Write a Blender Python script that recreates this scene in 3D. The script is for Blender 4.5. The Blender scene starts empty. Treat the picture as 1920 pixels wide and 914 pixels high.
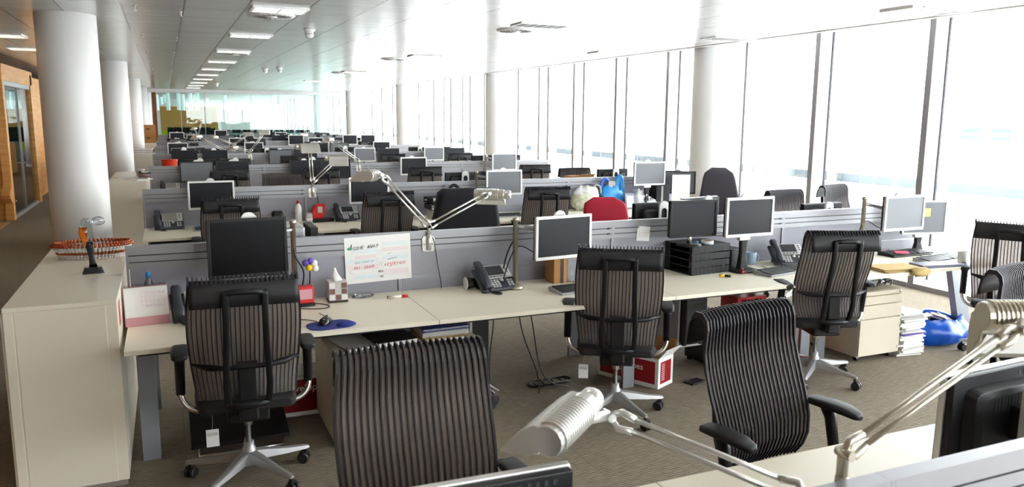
import bpy, bmesh, math, random
from mathutils import Vector, Matrix, noise

C = bpy.context.scene.collection
sc = bpy.context.scene
PI = math.pi
# ------------------------------------------------------------------ camera
CAM_H = 1.85
IW, IH = 1920.0, 914.0
VA = Vector((308 - 960.0, 457 - 214.0)); VB = Vector((4361 - 960.0, 457 - 244.0))
FPX = math.sqrt(-(VA.dot(VB)))
_d = Vector((VA.x, VA.y, -FPX)).normalized()
_r = Vector((VB.x, VB.y, -FPX)).normalized()
_u = _r.cross(_d)
ROT = Matrix((_r, _d, _u))
cam_data = bpy.data.cameras.new('camera')
cam = bpy.data.objects.new('camera', cam_data); C.objects.link(cam)
cam_data.sensor_width = 36.0
cam_data.lens = 36.0 * FPX / IW
cam_data.clip_start = 0.05; cam_data.clip_end = 500
M4 = ROT.to_4x4(); M4.translation = (0, 0, CAM_H)
cam.matrix_world = M4
cam_data.dof.use_dof = True
cam_data.dof.focus_distance = 5.0
cam_data.dof.aperture_fstop = 5.6
sc.camera = cam

def _ray(px, py): return ROT @ Vector((px - 960.0, 457.0 - py, -FPX))
def at(px, py, z):
    """where the line of sight through a photo pixel meets height z"""
    v = _ray(px, py); t = (z - CAM_H) / v.z
    return v.x * t, v.y * t
def aty(px, py, Y):
    """where it meets the vertical plane y = Y -> (x, z)"""
    v = _ray(px, py); t = Y / v.y
    return v.x * t, CAM_H + v.z * t

# ------------------------------------------------------------------ world / light / exposure
w = bpy.data.worlds.new('sky'); sc.world = w; w.use_nodes = True
nt = w.node_tree
bg = nt.nodes['Background']
bg.inputs[0].default_value = (0.97, 0.985, 1.0, 1)
bg.inputs[1].default_value = 7.0
sc.view_settings.view_transform = 'Standard'
sc.view_settings.look = 'None'
sc.view_settings.gamma = 1.0
sc.view_settings.use_curve_mapping = False
sc.view_settings.exposure = 1.32
sc.cycles.use_denoising = True
sc.cycles.max_bounces = 10
sc.cycles.diffuse_bounces = 5
sc.cycles.glossy_bounces = 4
sc.cycles.transmission_bounces = 6
sc.cycles.transparent_max_bounces = 24
sc.cycles.caustics_reflective = False
sc.cycles.caustics_refractive = False
sc.cycles.sample_clamp_indirect = 8.0

# ------------------------------------------------------------------ materials
MATS = {}
def mat(name, col, rough=0.5, metal=0.0, spec=0.5, var=0.05, scale=12.0, emit=None, coat=0.0, alpha=None):
    m = bpy.data.materials.new(name); m.use_nodes = True
    n = m.node_tree.nodes; l = m.node_tree.links
    b = n['Principled BSDF']
    b.inputs['Roughness'].default_value = rough
    b.inputs['Metallic'].default_value = metal
    b.inputs['Specular IOR Level'].default_value = spec
    b.inputs['Coat Weight'].default_value = coat
    tc = n.new('ShaderNodeTexCoord'); nz = n.new('ShaderNodeTexNoise')
    nz.inputs['Scale'].default_value = scale; nz.inputs['Detail'].default_value = 3.0
    l.new(tc.outputs['Object'], nz.inputs['Vector'])
    mx = n.new('ShaderNodeMix'); mx.data_type = 'RGBA'
    mx.inputs[6].default_value = (*[max(0, c * (1 - var)) for c in col], 1)
    mx.inputs[7].default_value = (*[min(1, c * (1 + var)) for c in col], 1)
    l.new(nz.outputs['Fac'], mx.inputs[0])
    l.new(mx.outputs[2], b.inputs['Base Color'])
    if emit:
        b.inputs['Emission Color'].default_value = (*emit[0], 1); b.inputs['Emission Strength'].default_value = emit[1]
    if alpha is not None: b.inputs['Alpha'].default_value = alpha
    MATS[name] = m
    return m

def srgb(r, g, b):
    f = lambda c: (c / 255.0 / 12.92) if c <= 10 else ((c / 255.0 + 0.055) / 1.055) ** 2.4
    return (f(r), f(g), f(b))

mat('cream_laminate', srgb(243, 235, 215), 0.38, var=0.015, scale=4)
mat('cabinet_cream', srgb(235, 227, 209), 0.35, var=0.015, scale=3)
mat('cabinet_plinth_tone', (0.25, 0.23, 0.2), 0.6)  # grey-brown base colour of the plinths
mat('pedestal_cream', srgb(214, 204, 184), 0.4, var=0.02)
mat('silver_paint', (0.40, 0.40, 0.40), 0.38, metal=0.5, var=0.03)
mat('leg_grey', (0.24, 0.25, 0.275), 0.42, metal=0.2, var=0.03)
mat('screen_rail', (0.31, 0.31, 0.33), 0.38, metal=0.4, var=0.02)
mat('groove_black', (0.03, 0.03, 0.035), 0.6)
mat('screen_fabric', srgb(150, 150, 159), 0.7, var=0.04, scale=60)
mat('black_plastic', (0.012, 0.012, 0.013), 0.42, spec=0.3, var=0.1)
mat('black_gloss', (0.01, 0.01, 0.012), 0.18, spec=0.5)
mat('charcoal_plastic', (0.018, 0.018, 0.02), 0.5, spec=0.3)
mat('lcd_black', (0.006, 0.006, 0.007), 0.30, spec=0.18, var=0.15, scale=7)
mat('lcd_slate', (0.012, 0.013, 0.017), 0.42, spec=0.22, var=0.15, scale=9)
mat('lcd_window_reflect', (0.14, 0.15, 0.165), 0.5, var=0.06, scale=5)  # pale tone stands for windows reflected in the matte screens
mat('silver_bezel', (0.72, 0.71, 0.69), 0.35, metal=0.35, var=0.02)
mat('chair_fabric', (0.02, 0.018, 0.02), 0.85, var=0.15, scale=80)
mat('chair_rib', (0.026, 0.023, 0.029), 0.48, spec=0.35, var=0.08)
mat('chair_frame', (0.010, 0.010, 0.012), 0.42, spec=0.3)
mat('polished_metal', (0.62, 0.60, 0.57), 0.22, metal=0.95, var=0.03)
mat('castor_black', (0.01, 0.01, 0.011), 0.4)
mat('red_fabric', srgb(178, 22, 50), 0.8, var=0.06, scale=50)
mat('plum_fabric', (0.034, 0.028, 0.038), 0.85, var=0.1, scale=50)
mat('navy_cloth', (0.006, 0.006, 0.010), 0.9, var=0.2, scale=20)
mat('white_paper', (0.82, 0.81, 0.79), 0.6, var=0.03)
mat('grey_paper', (0.55, 0.54, 0.52), 0.6, var=0.06)
mat('cardboard', srgb(176, 128, 78), 0.75, var=0.08, scale=20)
mat('cardboard_pale', srgb(186, 172, 138), 0.75, var=0.06, scale=20)
mat('parcel_tape', (0.28, 0.28, 0.30), 0.35, var=0.45, scale=25)
mat('phone_slate', (0.03, 0.035, 0.045), 0.35)
mat('phone_silver', (0.58, 0.58, 0.56), 0.4, metal=0.3)
mat('phone_lcd', (0.30, 0.29, 0.25), 0.25)  # flat beige display colour
mat('phone_lcd_dark', (0.02, 0.02, 0.025), 0.2)
mat('lamp_metal', (0.66, 0.65, 0.61), 0.30, metal=0.7, var=0.03)
mat('lamp_gold', (0.50, 0.44, 0.32), 0.28, metal=0.75, var=0.03)
mat('lamp_champagne', (0.58, 0.54, 0.45), 0.28, metal=0.75, var=0.03)
mat('lamp_white', (0.80, 0.80, 0.78), 0.3)
mat('key_dark', (0.03, 0.03, 0.033), 0.5)
mat('key_deck', (0.35, 0.36, 0.38), 0.45)
mat('white_ceramic', (0.80, 0.78, 0.72), 0.25)
mat('blue_ceramic', (0.42, 0.58, 0.74), 0.3)
mat('red_plastic', srgb(205, 30, 28), 0.35)
mat('dark_red', srgb(150, 20, 28), 0.3)
mat('orange_red', srgb(226, 62, 24), 0.4)
mat('blue_plastic', srgb(30, 140, 205), 0.3)
mat('blue_bag', srgb(10, 84, 190), 0.30, var=0.2, scale=14)
mat('blue_bag_light', srgb(40, 150, 225), 0.35, var=0.2, scale=14)
mat('navy_mat', srgb(24, 46, 130), 0.7)
mat('yellow_plastic', srgb(240, 200, 30), 0.35)
mat('turquoise_cloth', srgb(90, 185, 215), 0.8, var=0.12, scale=30)
mat('pink_card', srgb(205, 150, 160), 0.6)
mat('pink_note', srgb(235, 100, 130), 0.6)
mat('yellow_note', srgb(238, 232, 120), 0.6)
mat('tan_paper', srgb(206, 178, 118), 0.65, var=0.08)
mat('mauve_folder', srgb(150, 120, 130), 0.55)
mat('slate_folder', srgb(104, 108, 128), 0.35)
mat('amber_bead', srgb(172, 74, 24), 0.2, var=0.3, scale=30)
mat('amber_glass', srgb(190, 96, 24), 0.08, coat=0.4)
mat('pearl_bead', (0.75, 0.73, 0.70), 0.15, var=0.1, scale=40)
mat('wood_dark', srgb(140, 82, 44), 0.5, var=0.1, scale=3)
mat('wood_floor', srgb(206, 150, 90), 0.4, var=0.1, scale=3)
mat('column_plaster', (0.80, 0.79, 0.765), 0.5, var=0.015, scale=2)
mat('wall_white', (0.80, 0.79, 0.77), 0.6, var=0.02, scale=2)
mat('bulkhead_white', (0.85, 0.85, 0.85), 0.5, var=0.02, scale=2)
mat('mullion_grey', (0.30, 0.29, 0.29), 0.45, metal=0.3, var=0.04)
mat('mullion_white', (0.85, 0.86, 0.87), 0.4)
mat('gasket', (0.05, 0.045, 0.05), 0.6)
mat('ceiling_fitting', (0.80, 0.80, 0.79), 0.4)
mat('fitting_dark', (0.16, 0.15, 0.14), 0.6)
mat('lamp_diffuser', (0.9, 0.9, 0.88), 0.4, emit=((1.0, 0.94, 0.84), 9.0))
mat('warm_diffuser', (0.9, 0.8, 0.6), 0.4, emit=((1.0, 0.72, 0.40), 1.0))
mat('pendant_shade', (0.70, 0.78, 0.78), 0.5, emit=((0.8, 1.0, 1.0), 0.22))
mat('ochre_wall', srgb(190, 140, 70), 0.6, var=0.08, scale=1.5)
mat('lime_strip', srgb(170, 180, 20), 0.5)
mat('teal_desk', srgb(110, 150, 150), 0.5)
mat('terrace_white', (0.78, 0.80, 0.82), 0.8, var=0.03, scale=0.6)
mat('far_building', (0.70, 0.76, 0.82), 0.7, var=0.05, scale=0.3)
mat('far_window', (0.045, 0.062, 0.078), 0.5, spec=0.2)
mat('ledge_blue', (0.075, 0.088, 0.095), 0.8, spec=0.2, var=0.1, scale=2)
mat('cable_black', (0.008, 0.008, 0.009), 0.5)
mat('cable_blue', (0.10, 0.30, 0.60), 0.5)
mat('cable_white', (0.7, 0.7, 0.68), 0.5)
mat('ink_black', (0.02, 0.02, 0.02), 0.6)
mat('ink_red', srgb(214, 40, 60), 0.6)
mat('wash_pink', (0.80, 0.70, 0.71), 0.6)
mat('wash_blue', (0.71, 0.78, 0.80), 0.6)
mat('ink_green', srgb(70, 160, 120), 0.6)
mat('brown_print', srgb(120, 88, 76), 0.6, var=0.5, scale=30)
mat('brown_dark', srgb(60, 42, 36), 0.6)
mat('magazine', (0.55, 0.50, 0.48), 0.4, var=0.6, scale=25)
mat('floral', (0.62, 0.66, 0.45), 0.5, var=0.7, scale=30)
mat('translucent_white', (0.78, 0.79, 0.80), 0.35, var=0.08)
mat('purple_card', srgb(96, 76, 170), 0.5)
mat('binder_blue', srgb(40, 60, 140), 0.4)
mat('brass_dull', (0.42, 0.38, 0.30), 0.35, metal=0.8)

def carpet():
    m = bpy.data.materials.new('ribbed_carpet'); m.use_nodes = True
    n = m.node_tree.nodes; l = m.node_tree.links; b = n['Principled BSDF']
    b.inputs['Roughness'].default_value = 0.95; b.inputs['Specular IOR Level'].default_value = 0.15
    tc = n.new('ShaderNodeTexCoord')
    mp = n.new('ShaderNodeMapping'); mp.inputs['Scale'].default_value = (2.0, 14.0, 1)
    mp.inputs['Rotation'].default_value = (0, 0, 0)
    l.new(tc.outputs['Object'], mp.inputs[0])
    n1 = n.new('ShaderNodeTexNoise'); n1.inputs['Scale'].default_value = 7.0; n1.inputs['Detail'].default_value = 5
    l.new(mp.outputs[0], n1.inputs[0])
    wv = n.new('ShaderNodeTexWave'); wv.bands_direction = 'Y'; wv.inputs['Scale'].default_value = 18.0
    wv.inputs['Distortion'].default_value = 1.2; wv.inputs['Detail'].default_value = 2
    l.new(tc.outputs['Object'], wv.inputs[0])
    n2 = n.new('ShaderNodeTexNoise'); n2.inputs['Scale'].default_value = 160.0; n2.inputs['Detail'].default_value = 2
    l.new(tc.outputs['Object'], n2.inputs[0])
    bk = n.new('ShaderNodeTexBrick'); bk.offset = 0.0; bk.inputs['Scale'].default_value = 1.0
    bk.inputs['Brick Width'].default_value = 0.5; bk.inputs['Row Height'].default_value = 0.5
    bk.inputs['Mortar Size'].default_value = 0.003
    l.new(tc.outputs['Object'], bk.inputs[0])
    a = n.new('ShaderNodeMath'); a.operation = 'MULTIPLY_ADD'; a.inputs[1].default_value = 0.45
    l.new(n1.outputs['Fac'], a.inputs[0])
    a2 = n.new('ShaderNodeMath'); a2.operation = 'MULTIPLY'; a2.inputs[1].default_value = 0.38
    l.new(wv.outputs['Fac'], a2.inputs[0]); l.new(a2.outputs[0], a.inputs[2])
    a3 = n.new('ShaderNodeMath'); a3.operation = 'MULTIPLY_ADD'; a3.inputs[1].default_value = 0.35
    l.new(n2.outputs['Fac'], a3.inputs[0]); l.new(a.outputs[0], a3.inputs[2])
    cr = n.new('ShaderNodeValToRGB')
    cr.color_ramp.elements[0].position = 0.30; cr.color_ramp.elements[0].color = (*srgb(74, 66, 56), 1)
    cr.color_ramp.elements[1].position = 0.80; cr.color_ramp.elements[1].color = (*srgb(172, 160, 142), 1)
    l.new(a3.outputs[0], cr.inputs[0])
    mx = n.new('ShaderNodeMix'); mx.data_type = 'RGBA'; mx.blend_type = 'MULTIPLY'; mx.inputs[0].default_value = 0.16
    l.new(cr.outputs[0], mx.inputs[6])
    iv = n.new('ShaderNodeMath'); iv.operation = 'SUBTRACT'; iv.inputs[0].default_value = 1.0
    l.new(bk.outputs['Fac'], iv.inputs[1]); l.new(iv.outputs[0], mx.inputs[7])
    l.new(mx.outputs[2], b.inputs['Base Color'])
    bp = n.new('ShaderNodeBump'); bp.inputs['Strength'].default_value = 0.8; bp.inputs['Distance'].default_value = 0.005
    l.new(a3.outputs[0], bp.inputs['Height']); l.new(bp.outputs[0], b.inputs['Normal'])
    MATS['ribbed_carpet'] = m
carpet()

def ceiling_mat():
    m = bpy.data.materials.new('metal_ceiling_tile'); m.use_nodes = True
    n = m.node_tree.nodes; l = m.node_tree.links; b = n['Principled BSDF']
    b.inputs['Roughness'].default_value = 0.22; b.inputs['Specular IOR Level'].default_value = 0.7
    b.inputs['Metallic'].default_value = 0.25
    tc = n.new('ShaderNodeTexCoord'); sp = n.new('ShaderNodeSeparateXYZ'); l.new(tc.outputs['Object'], sp.inputs[0])
    def line(out, pitch, off, width):
        a = n.new('ShaderNodeMath'); a.operation = 'ADD'; a.inputs[1].default_value = off; l.new(out, a.inputs[0])
        d = n.new('ShaderNodeMath'); d.operation = 'PINGPONG'; d.inputs[1].default_value = pitch / 2; l.new(a.outputs[0], d.inputs[0])
        c = n.new('ShaderNodeMath'); c.operation = 'LESS_THAN'; c.inputs[1].default_value = width; l.new(d.outputs[0], c.inputs[0])
        return c.outputs[0]
    lx = line(sp.outputs[0], 0.525, 0.305, 0.008)
    ly = line(sp.outputs[1], 0.75, 0.2, 0.004)
    mxm = n.new('ShaderNodeMath'); mxm.operation = 'MAXIMUM'; l.new(lx, mxm.inputs[0]); l.new(ly, mxm.inputs[1])
    nz = n.new('ShaderNodeTexNoise'); nz.inputs['Scale'].default_value = 1.0; nz.inputs['Detail'].default_value = 4
    mp = n.new('ShaderNodeMapping'); mp.inputs['Scale'].default_value = (0.5, 9.0, 1); l.new(tc.outputs['Object'], mp.inputs[0]); l.new(mp.outputs[0], nz.inputs[0])
    cr = n.new('ShaderNodeValToRGB')
    cr.color_ramp.elements[0].color = (0.52, 0.51, 0.50, 1); cr.color_ramp.elements[1].color = (0.72, 0.71, 0.70, 1)
    l.new(nz.outputs['Fac'], cr.inputs[0])
    mx = n.new('ShaderNodeMix'); mx.data_type = 'RGBA'; l.new(mxm.outputs[0], mx.inputs[0])
    l.new(cr.outputs[0], mx.inputs[6]); mx.inputs[7].default_value = (0.27, 0.26, 0.25, 1)
    l.new(mx.outputs[2], b.inputs['Base Color'])
    bp = n.new('ShaderNodeBump'); bp.inputs['Strength'].default_value = 0.06; bp.inputs['Distance'].default_value = 0.01
    l.new(nz.outputs['Fac'], bp.inputs['Height']); l.new(bp.outputs[0], b.inputs['Normal'])
    MATS['metal_ceiling_tile'] = m
ceiling_mat()

def wood(name, c1, c2):
    m = bpy.data.materials.new(name); m.use_nodes = True
    n = m.node_tree.nodes; l = m.node_tree.links; b = n['Principled BSDF']; b.inputs['Roughness'].default_value = 0.4
    tc = n.new('ShaderNodeTexCoord'); mp = n.new('ShaderNodeMapping'); mp.inputs['Scale'].default_value = (0.7, 0.7, 6)
    l.new(tc.outputs['Object'], mp.inputs[0])
    nz = n.new('ShaderNodeTexNoise'); nz.inputs['Scale'].default_value = 2.5; nz.inputs['Detail'].default_value = 6; l.new(mp.outputs[0], nz.inputs[0])
    cr = n.new('ShaderNodeValToRGB'); cr.color_ramp.elements[0].position = 0.3; cr.color_ramp.elements[1].position = 0.7
    cr.color_ramp.elements[0].color = (*c1, 1); cr.color_ramp.elements[1].color = (*c2, 1)
    l.new(nz.outputs['Fac'], cr.inputs[0]); l.new(cr.outputs[0], b.inputs['Base Color'])
    MATS[name] = m
wood('wood_panel', srgb(200, 138, 74), srgb(228, 172, 104))

def glass(name, tint, refl=1.0, rough=0.0):
    m = bpy.data.materials.new(name); m.use_nodes = True
    n = m.node_tree.nodes; l = m.node_tree.links
    for x in list(n): n.remove(x)
    o = n.new('ShaderNodeOutputMaterial'); mix = n.new('ShaderNodeMixShader')
    t = n.new('ShaderNodeBsdfTransparent'); t.inputs[0].default_value = (*tint, 1)
    g = n.new('ShaderNodeBsdfGlossy'); g.inputs['Roughness'].default_value = rough
    fr = n.new('ShaderNodeFresnel'); fr.inputs[0].default_value = 1.45
    mu = n.new('ShaderNodeMath'); mu.operation = 'MULTIPLY'; mu.inputs[1].default_value = refl
    l.new(fr.outputs[0], mu.inputs[0]); l.new(mu.outputs[0], mix.inputs[0])
    l.new(t.outputs[0], mix.inputs[1]); l.new(g.outputs[0], mix.inputs[2]); l.new(mix.outputs[0], o.inputs[0])
    MATS[name] = m
glass('window_glass', (0.96, 0.98, 0.98), 0.6)
glass('partition_glass', (0.80, 0.92, 0.90), 1.0)
glass('door_glass', (0.62, 0.70, 0.66), 1.6)
glass('clear_plastic', (0.86, 0.90, 0.92), 1.6, 0.05)
glass('smoky_plastic', (0.70, 0.72, 0.76), 1.2, 0.05)

def mesh_mat():
    m = bpy.data.materials.new('chair_mesh'); m.use_nodes = True
    n = m.node_tree.nodes; l = m.node_tree.links
    b = n['Principled BSDF']; o = n['Material Output']
    b.inputs['Roughness'].default_value = 0.6
    tc = n.new('ShaderNodeTexCoord'); nz = n.new('ShaderNodeTexNoise'); nz.inputs['Scale'].default_value = 90
    l.new(tc.outputs['Object'], nz.inputs[0])
    cr = n.new('ShaderNodeValToRGB'); cr.color_ramp.elements[0].color = (0.30, 0.255, 0.225, 1); cr.color_ramp.elements[1].color = (0.40, 0.345, 0.31, 1)
    l.new(nz.outputs['Fac'], cr.inputs[0]); l.new(cr.outputs[0], b.inputs['Base Color'])
    tl = n.new('ShaderNodeBsdfTranslucent'); l.new(cr.outputs[0], tl.inputs[0])
    m1 = n.new('ShaderNodeMixShader'); m1.inputs[0].default_value = 0.4
    l.new(b.outputs[0], m1.inputs[1]); l.new(tl.outputs[0], m1.inputs[2])
    tr = n.new('ShaderNodeBsdfTransparent'); tr.inputs[0].default_value = (0.9, 0.86, 0.84, 1)
    m2 = n.new('ShaderNodeMixShader'); m2.inputs[0].default_value = 0.22
    l.new(m1.outputs[0], m2.inputs[1]); l.new(tr.outputs[0], m2.inputs[2]); l.new(m2.outputs[0], o.inputs[0])
    MATS['chair_mesh'] = m
mesh_mat()

# ------------------------------------------------------------------ mesh builder
class MB:
    def __init__(s): s.v = []; s.f = []; s.mi = []; s.sm = []; s.m = Matrix.Identity(4); s.cur = 0
    def add(s, vs, fs, smooth=False):
        b = len(s.v)
        s.v += [tuple(s.m @ Vector(p)) for p in vs]
        for f in fs:
            s.f.append([b + i for i in f]); s.mi.append(s.cur); s.sm.append(smooth)
        return s
    def xf(s, loc=(0, 0, 0), rx=0, ry=0, rz=0):
        s.m = Matrix.Translation(loc) @ Matrix.Rotation(rz, 4, 'Z') @ Matrix.Rotation(ry, 4, 'Y') @ Matrix.Rotation(rx, 4, 'X'); return s
    def box(s, x0, x1, y0, y1, z0, z1):
        return s.add([(x0, y0, z0), (x1, y0, z0), (x1, y1, z0), (x0, y1, z0), (x0, y0, z1), (x1, y0, z1), (x1, y1, z1), (x0, y1, z1)],
                     [(3, 2, 1, 0), (4, 5, 6, 7), (0, 1, 5, 4), (1, 2, 6, 5), (2, 3, 7, 6), (3, 0, 4, 7)])
    def loft(s, rings, caps=True, smooth=True, closed=True):
        n = len(rings[0]); vs = [p for r in rings for p in r]; fs = []
        for i in range(len(rings) - 1):
            for j in range(n if closed else n - 1):
                a = i * n + j; b = i * n + (j + 1) % n
                fs.append((a, b, b + n, a + n))
        s.add(vs, fs, smooth)
        if caps and closed:
            b = len(s.v) - len(vs)
            for ring in (list(range(n))[::-1], [(len(rings) - 1) * n + j for j in range(n)]):
                s.f.append([b + i for i in ring]); s.mi.append(s.cur); s.sm.append(False)
        return s
    def tube(s, pts, r, n=8, caps=True, flat=None):
        pts = [Vector(p) for p in pts]
        rs = r if isinstance(r, (list, tuple)) else [r] * len(pts)
        rings = []; up = None
        for i, p in enumerate(pts):
            d = (pts[min(i + 1, len(pts) - 1)] - pts[max(i - 1, 0)])
            if d.length < 1e-9: d = Vector((0, 0, 1))
            d.normalize()
            if up is None:
                up = Vector((0, 0, 1)) if abs(d.z) < 0.9 else Vector((0, 1, 0))
            a = d.cross(up)
            if a.length < 1e-6: a = d.orthogonal()
            a.normalize(); b = d.cross(a).normalized(); up = -b if b.dot(up) < 0 else b
            k = flat or 1.0
            rings.append([tuple(p + a * (math.cos(2 * PI * j / n) * rs[i]) + b * (math.sin(2 * PI * j / n) * rs[i] * k)) for j in range(n)])
        return s.loft(rings, caps)
    def lathe(s, prof, n=20, c=(0, 0, 0)):
        rings = [[(c[0] + r * math.cos(2 * PI * j / n), c[1] + r * math.sin(2 * PI * j / n), c[2] + z) for j in range(n)] for r, z in prof]
        return s.loft(rings, True)
    def prism(s, poly, y0, y1, axis='y'):
        """2D outline extruded along an axis; outline is (x,z) for y, (y,z) for x, (x,y) for z"""
        def P(a, b, t): return {'y': (a, t, b), 'x': (t, a, b), 'z': (a, b, t)}[axis]
        n = len(poly)
        vs = [P(a, b, y0) for a, b in poly] + [P(a, b, y1) for a, b in poly]
        fs = [tuple(range(n)), tuple(range(2 * n - 1, n - 1, -1))] + [(i, i + n, (i + 1) % n + n, (i + 1) % n) for i in range(n)]
        return s.add(vs, fs)
    def blob(s, c, r, seed=0, amp=0.2, freq=3.0, nu=20, nv=12, flat=None):
        rings = []
        for i in range(nv + 1):
            th = PI * i / nv; ring = []
            for j in range(nu):
                ph = 2 * PI * j / nu
                d = Vector((math.sin(th) * math.cos(ph), math.sin(th) * math.sin(ph), math.cos(th)))
                k = 1 + amp * noise.noise(d * freq + Vector((seed * 7.3, seed * 3.1, 0)))
                k += amp * 0.5 * noise.noise(d * freq * 2.7 + Vector((seed * 1.3, 0, seed * 5.1)))
                z = d.z * r[2] * k
                if flat is not None: z = max(z, flat)
                ring.append((c[0] + d.x * r[0] * k, c[1] + d.y * r[1] * k, c[2] + z))
            rings.append(ring)
        return s.loft(rings, True)
    def build(s, name, mats, parent=None, bevel=0, seg=2):
        me = bpy.data.meshes.new(name)
        me.from_pydata(s.v, [], s.f)
        if isinstance(mats, str): mats = [mats]
        for m in mats: me.materials.append(MATS[m])
        for p, i, sm in zip(me.polygons, s.mi, s.sm): p.material_index = i; p.use_smooth = sm
        bm = bmesh.new(); bm.from_mesh(me)
        bmesh.ops.remove_doubles(bm, verts=bm.verts, dist=1e-6)
        bmesh.ops.recalc_face_normals(bm, faces=bm.faces)
        if bevel:
            es = [e for e in bm.edges if len(e.link_faces) == 2 and e.calc_face_angle() > 0.6]
            bmesh.ops.bevel(bm, geom=es, offset=bevel, segments=seg, affect='EDGES', profile=0.5, clamp_overlap=True)
        bm.to_mesh(me); bm.free()
        o = bpy.data.objects.new(name, me); C.objects.link(o)
        if parent is not None: o.parent = parent
        return o

def tag(o, label, cat, group=None, kind=None):
    if label: o['label'] = label
    if cat: o['category'] = cat
    if group: o['group'] = group
    if kind: o['kind'] = kind
    return o
def thing(name, label, cat, loc=(0, 0, 0), rz=0.0, group=None):
    o = bpy.data.objects.new(name, None); C.objects.link(o); o.empty_display_size = 0.1
    o.location = loc; o.rotation_euler = (0, 0, rz)
    return tag(o, label, cat, group)
def struct(o): o['kind'] = 'structure'; return o
KIDS = {}
def copy_tree(src, loc, rz=0.0, label=None, group=None, skip=()):
    def rec(s, par):
        c = s.copy(); C.objects.link(c)
        if par is not None: c.parent = par
        if s not in KIDS: KIDS[s] = list(s.children)
        for ch in KIDS[s]:
            if ch.name.split('.')[0] in skip: continue
            rec(ch, c)
        return c
    r = rec(src, None)
    r.location = loc; r.rotation_euler = (0, 0, rz)
    if label: r['label'] = label
    if group: r['group'] = group
    elif 'group' in r: del r['group']
    return r
class Kit:
    """first use moves the original, later uses copy it"""
    def __init__(s, make): s.make = make; s.src = None
    def put(s, loc, rz, label, group=None, skip=()):
        if s.src is None:
            s.src = s.make(); s.src.location = loc; s.src.rotation_euler = (0, 0, rz); s.src['label'] = label
            if group: s.src['group'] = group
            return s.src
        return copy_tree(s.src, loc, rz, label, group, skip)
def lerp(a, b, t): return a + (b - a) * t
def bez(p, n=12):
    p = [Vector(q) for q in p]; out = []
    for i in range(n + 1):
        t = i / n; q = list(p)
        while len(q) > 1: q = [q[k].lerp(q[k + 1], t) for k in range(len(q) - 1)]
        out.append(tuple(q[0]))
    return out
def rrect(w, d, r, n=4, z=0.0, cx=0.0, cy=0.0):
    pts = []
    for (sx, sy, a0) in ((1, 1, 0), (-1, 1, PI / 2), (-1, -1, PI), (1, -1, 1.5 * PI)):
        for k in range(n + 1):
            a = a0 + k * PI / 2 / n
            pts.append((cx + sx * (w / 2 - r) + r * math.cos(a), cy + sy * (d / 2 - r) + r * math.sin(a), z))
    return pts
def text_mesh(name, body, size, mat_name, parent, loc, rot, extrude=0.0005, bold=0.0, align='LEFT'):
    cu = bpy.data.curves.new(name, 'FONT'); cu.body = body; cu.size = size; cu.extrude = extrude; cu.offset = bold; cu.align_x = align
    tmp = bpy.data.objects.new(name + '_curve', cu); C.objects.link(tmp)
    dg = bpy.context.evaluated_depsgraph_get()
    me = bpy.data.meshes.new_from_object(tmp.evaluated_get(dg))
    bpy.data.objects.remove(tmp, do_unlink=True)
    me.materials.clear(); me.materials.append(MATS[mat_name])
    o = bpy.data.objects.new(name, me); C.objects.link(o); o.parent = parent
    o.location = loc; o.rotation_euler = rot
    return o

# =================================================================== SETTING
HC = 2.82            # ceiling height
XL = -0.245          # aisle end of every bench
XW = 7.5             # inner face of the window mullions
YP = [1.10 + 3.755 * n for n in range(9)]       # partition line of every bench
YP[2] = 8.54; YP[3] = 12.33; YP[4] = 16.16; YP[5] = 19.9; YP[6] = 23.65; YP[7] = 27.4; YP[8] = 31.1
YG = 34.2            # glass end wall
BACK = -4.5
FAR = 58.0

b = MB(); b.box(-9, XW + 0.3, BACK, FAR, -0.05, 0); struct(b.build('floor', 'ribbed_carpet'))
b = MB(); b.box(-9, 6.82, BACK, YG, HC, HC + 0.06); struct(b.build('ceiling', 'metal_ceiling_tile'))
b = MB(); b.box(-9, 6.82, YG + 0.3, FAR, HC, HC + 0.06); struct(b.build('ceiling_beyond_glass', 'bulkhead_white'))
b = MB(); b.box(6.82, XW + 0.4, BACK, FAR, HC + 0.10, HC + 0.16); b.box(6.76, 6.82, BACK, FAR, HC - 0.012, HC + 0.16)
struct(b.build('trim_1', 'bulkhead_white'))
b = MB(); b.box(-9, 6.82, YG - 0.06, YG + 0.3, HC - 0.13, HC + 0.06); struct(b.build('trim_2', 'bulkhead_white'))
b = MB(); b.box(-9.1, -9, BACK, FAR, 0, HC + 0.06); struct(b.build('wall_left', 'wood_panel'))  # unseen wall; timber colour chosen for its warm bounce
root = thing('wall_back', None, None, (0, BACK, 0)); struct(root)     # unseen; panes added to light surfaces facing the camera
m = MB(); m.box(-9, 1.64, -0.2, 0, 0, HC + 0.16); m.build('solid_panel', 'wood_panel', root)  # timber colour here also picked to warm the bounced light
for j in range(7, 11):
    x0 = -9 + j * 1.52
    m = MB(); m.box(x0, x0 + 0.075, -0.2, 0.0, 0, HC + 0.16); m.build('mullion', 'mullion_white', root)
    m = MB(); m.box(x0 + 0.075, x0 + 1.52, -0.2, -0.19, 0.05, HC + 0.16); m.build('pane', 'window_glass', root)
m = MB(); m.box(-9, XW + 0.3, -0.25, 0.0, 0, 0.05); m.build('sill', 'mullion_white', root)
b = MB(); b.box(-9, XW + 0.3, FAR, FAR + 0.1, 0, HC + 0.16); struct(b.build('wall_far', 'wall_white'))

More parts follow.
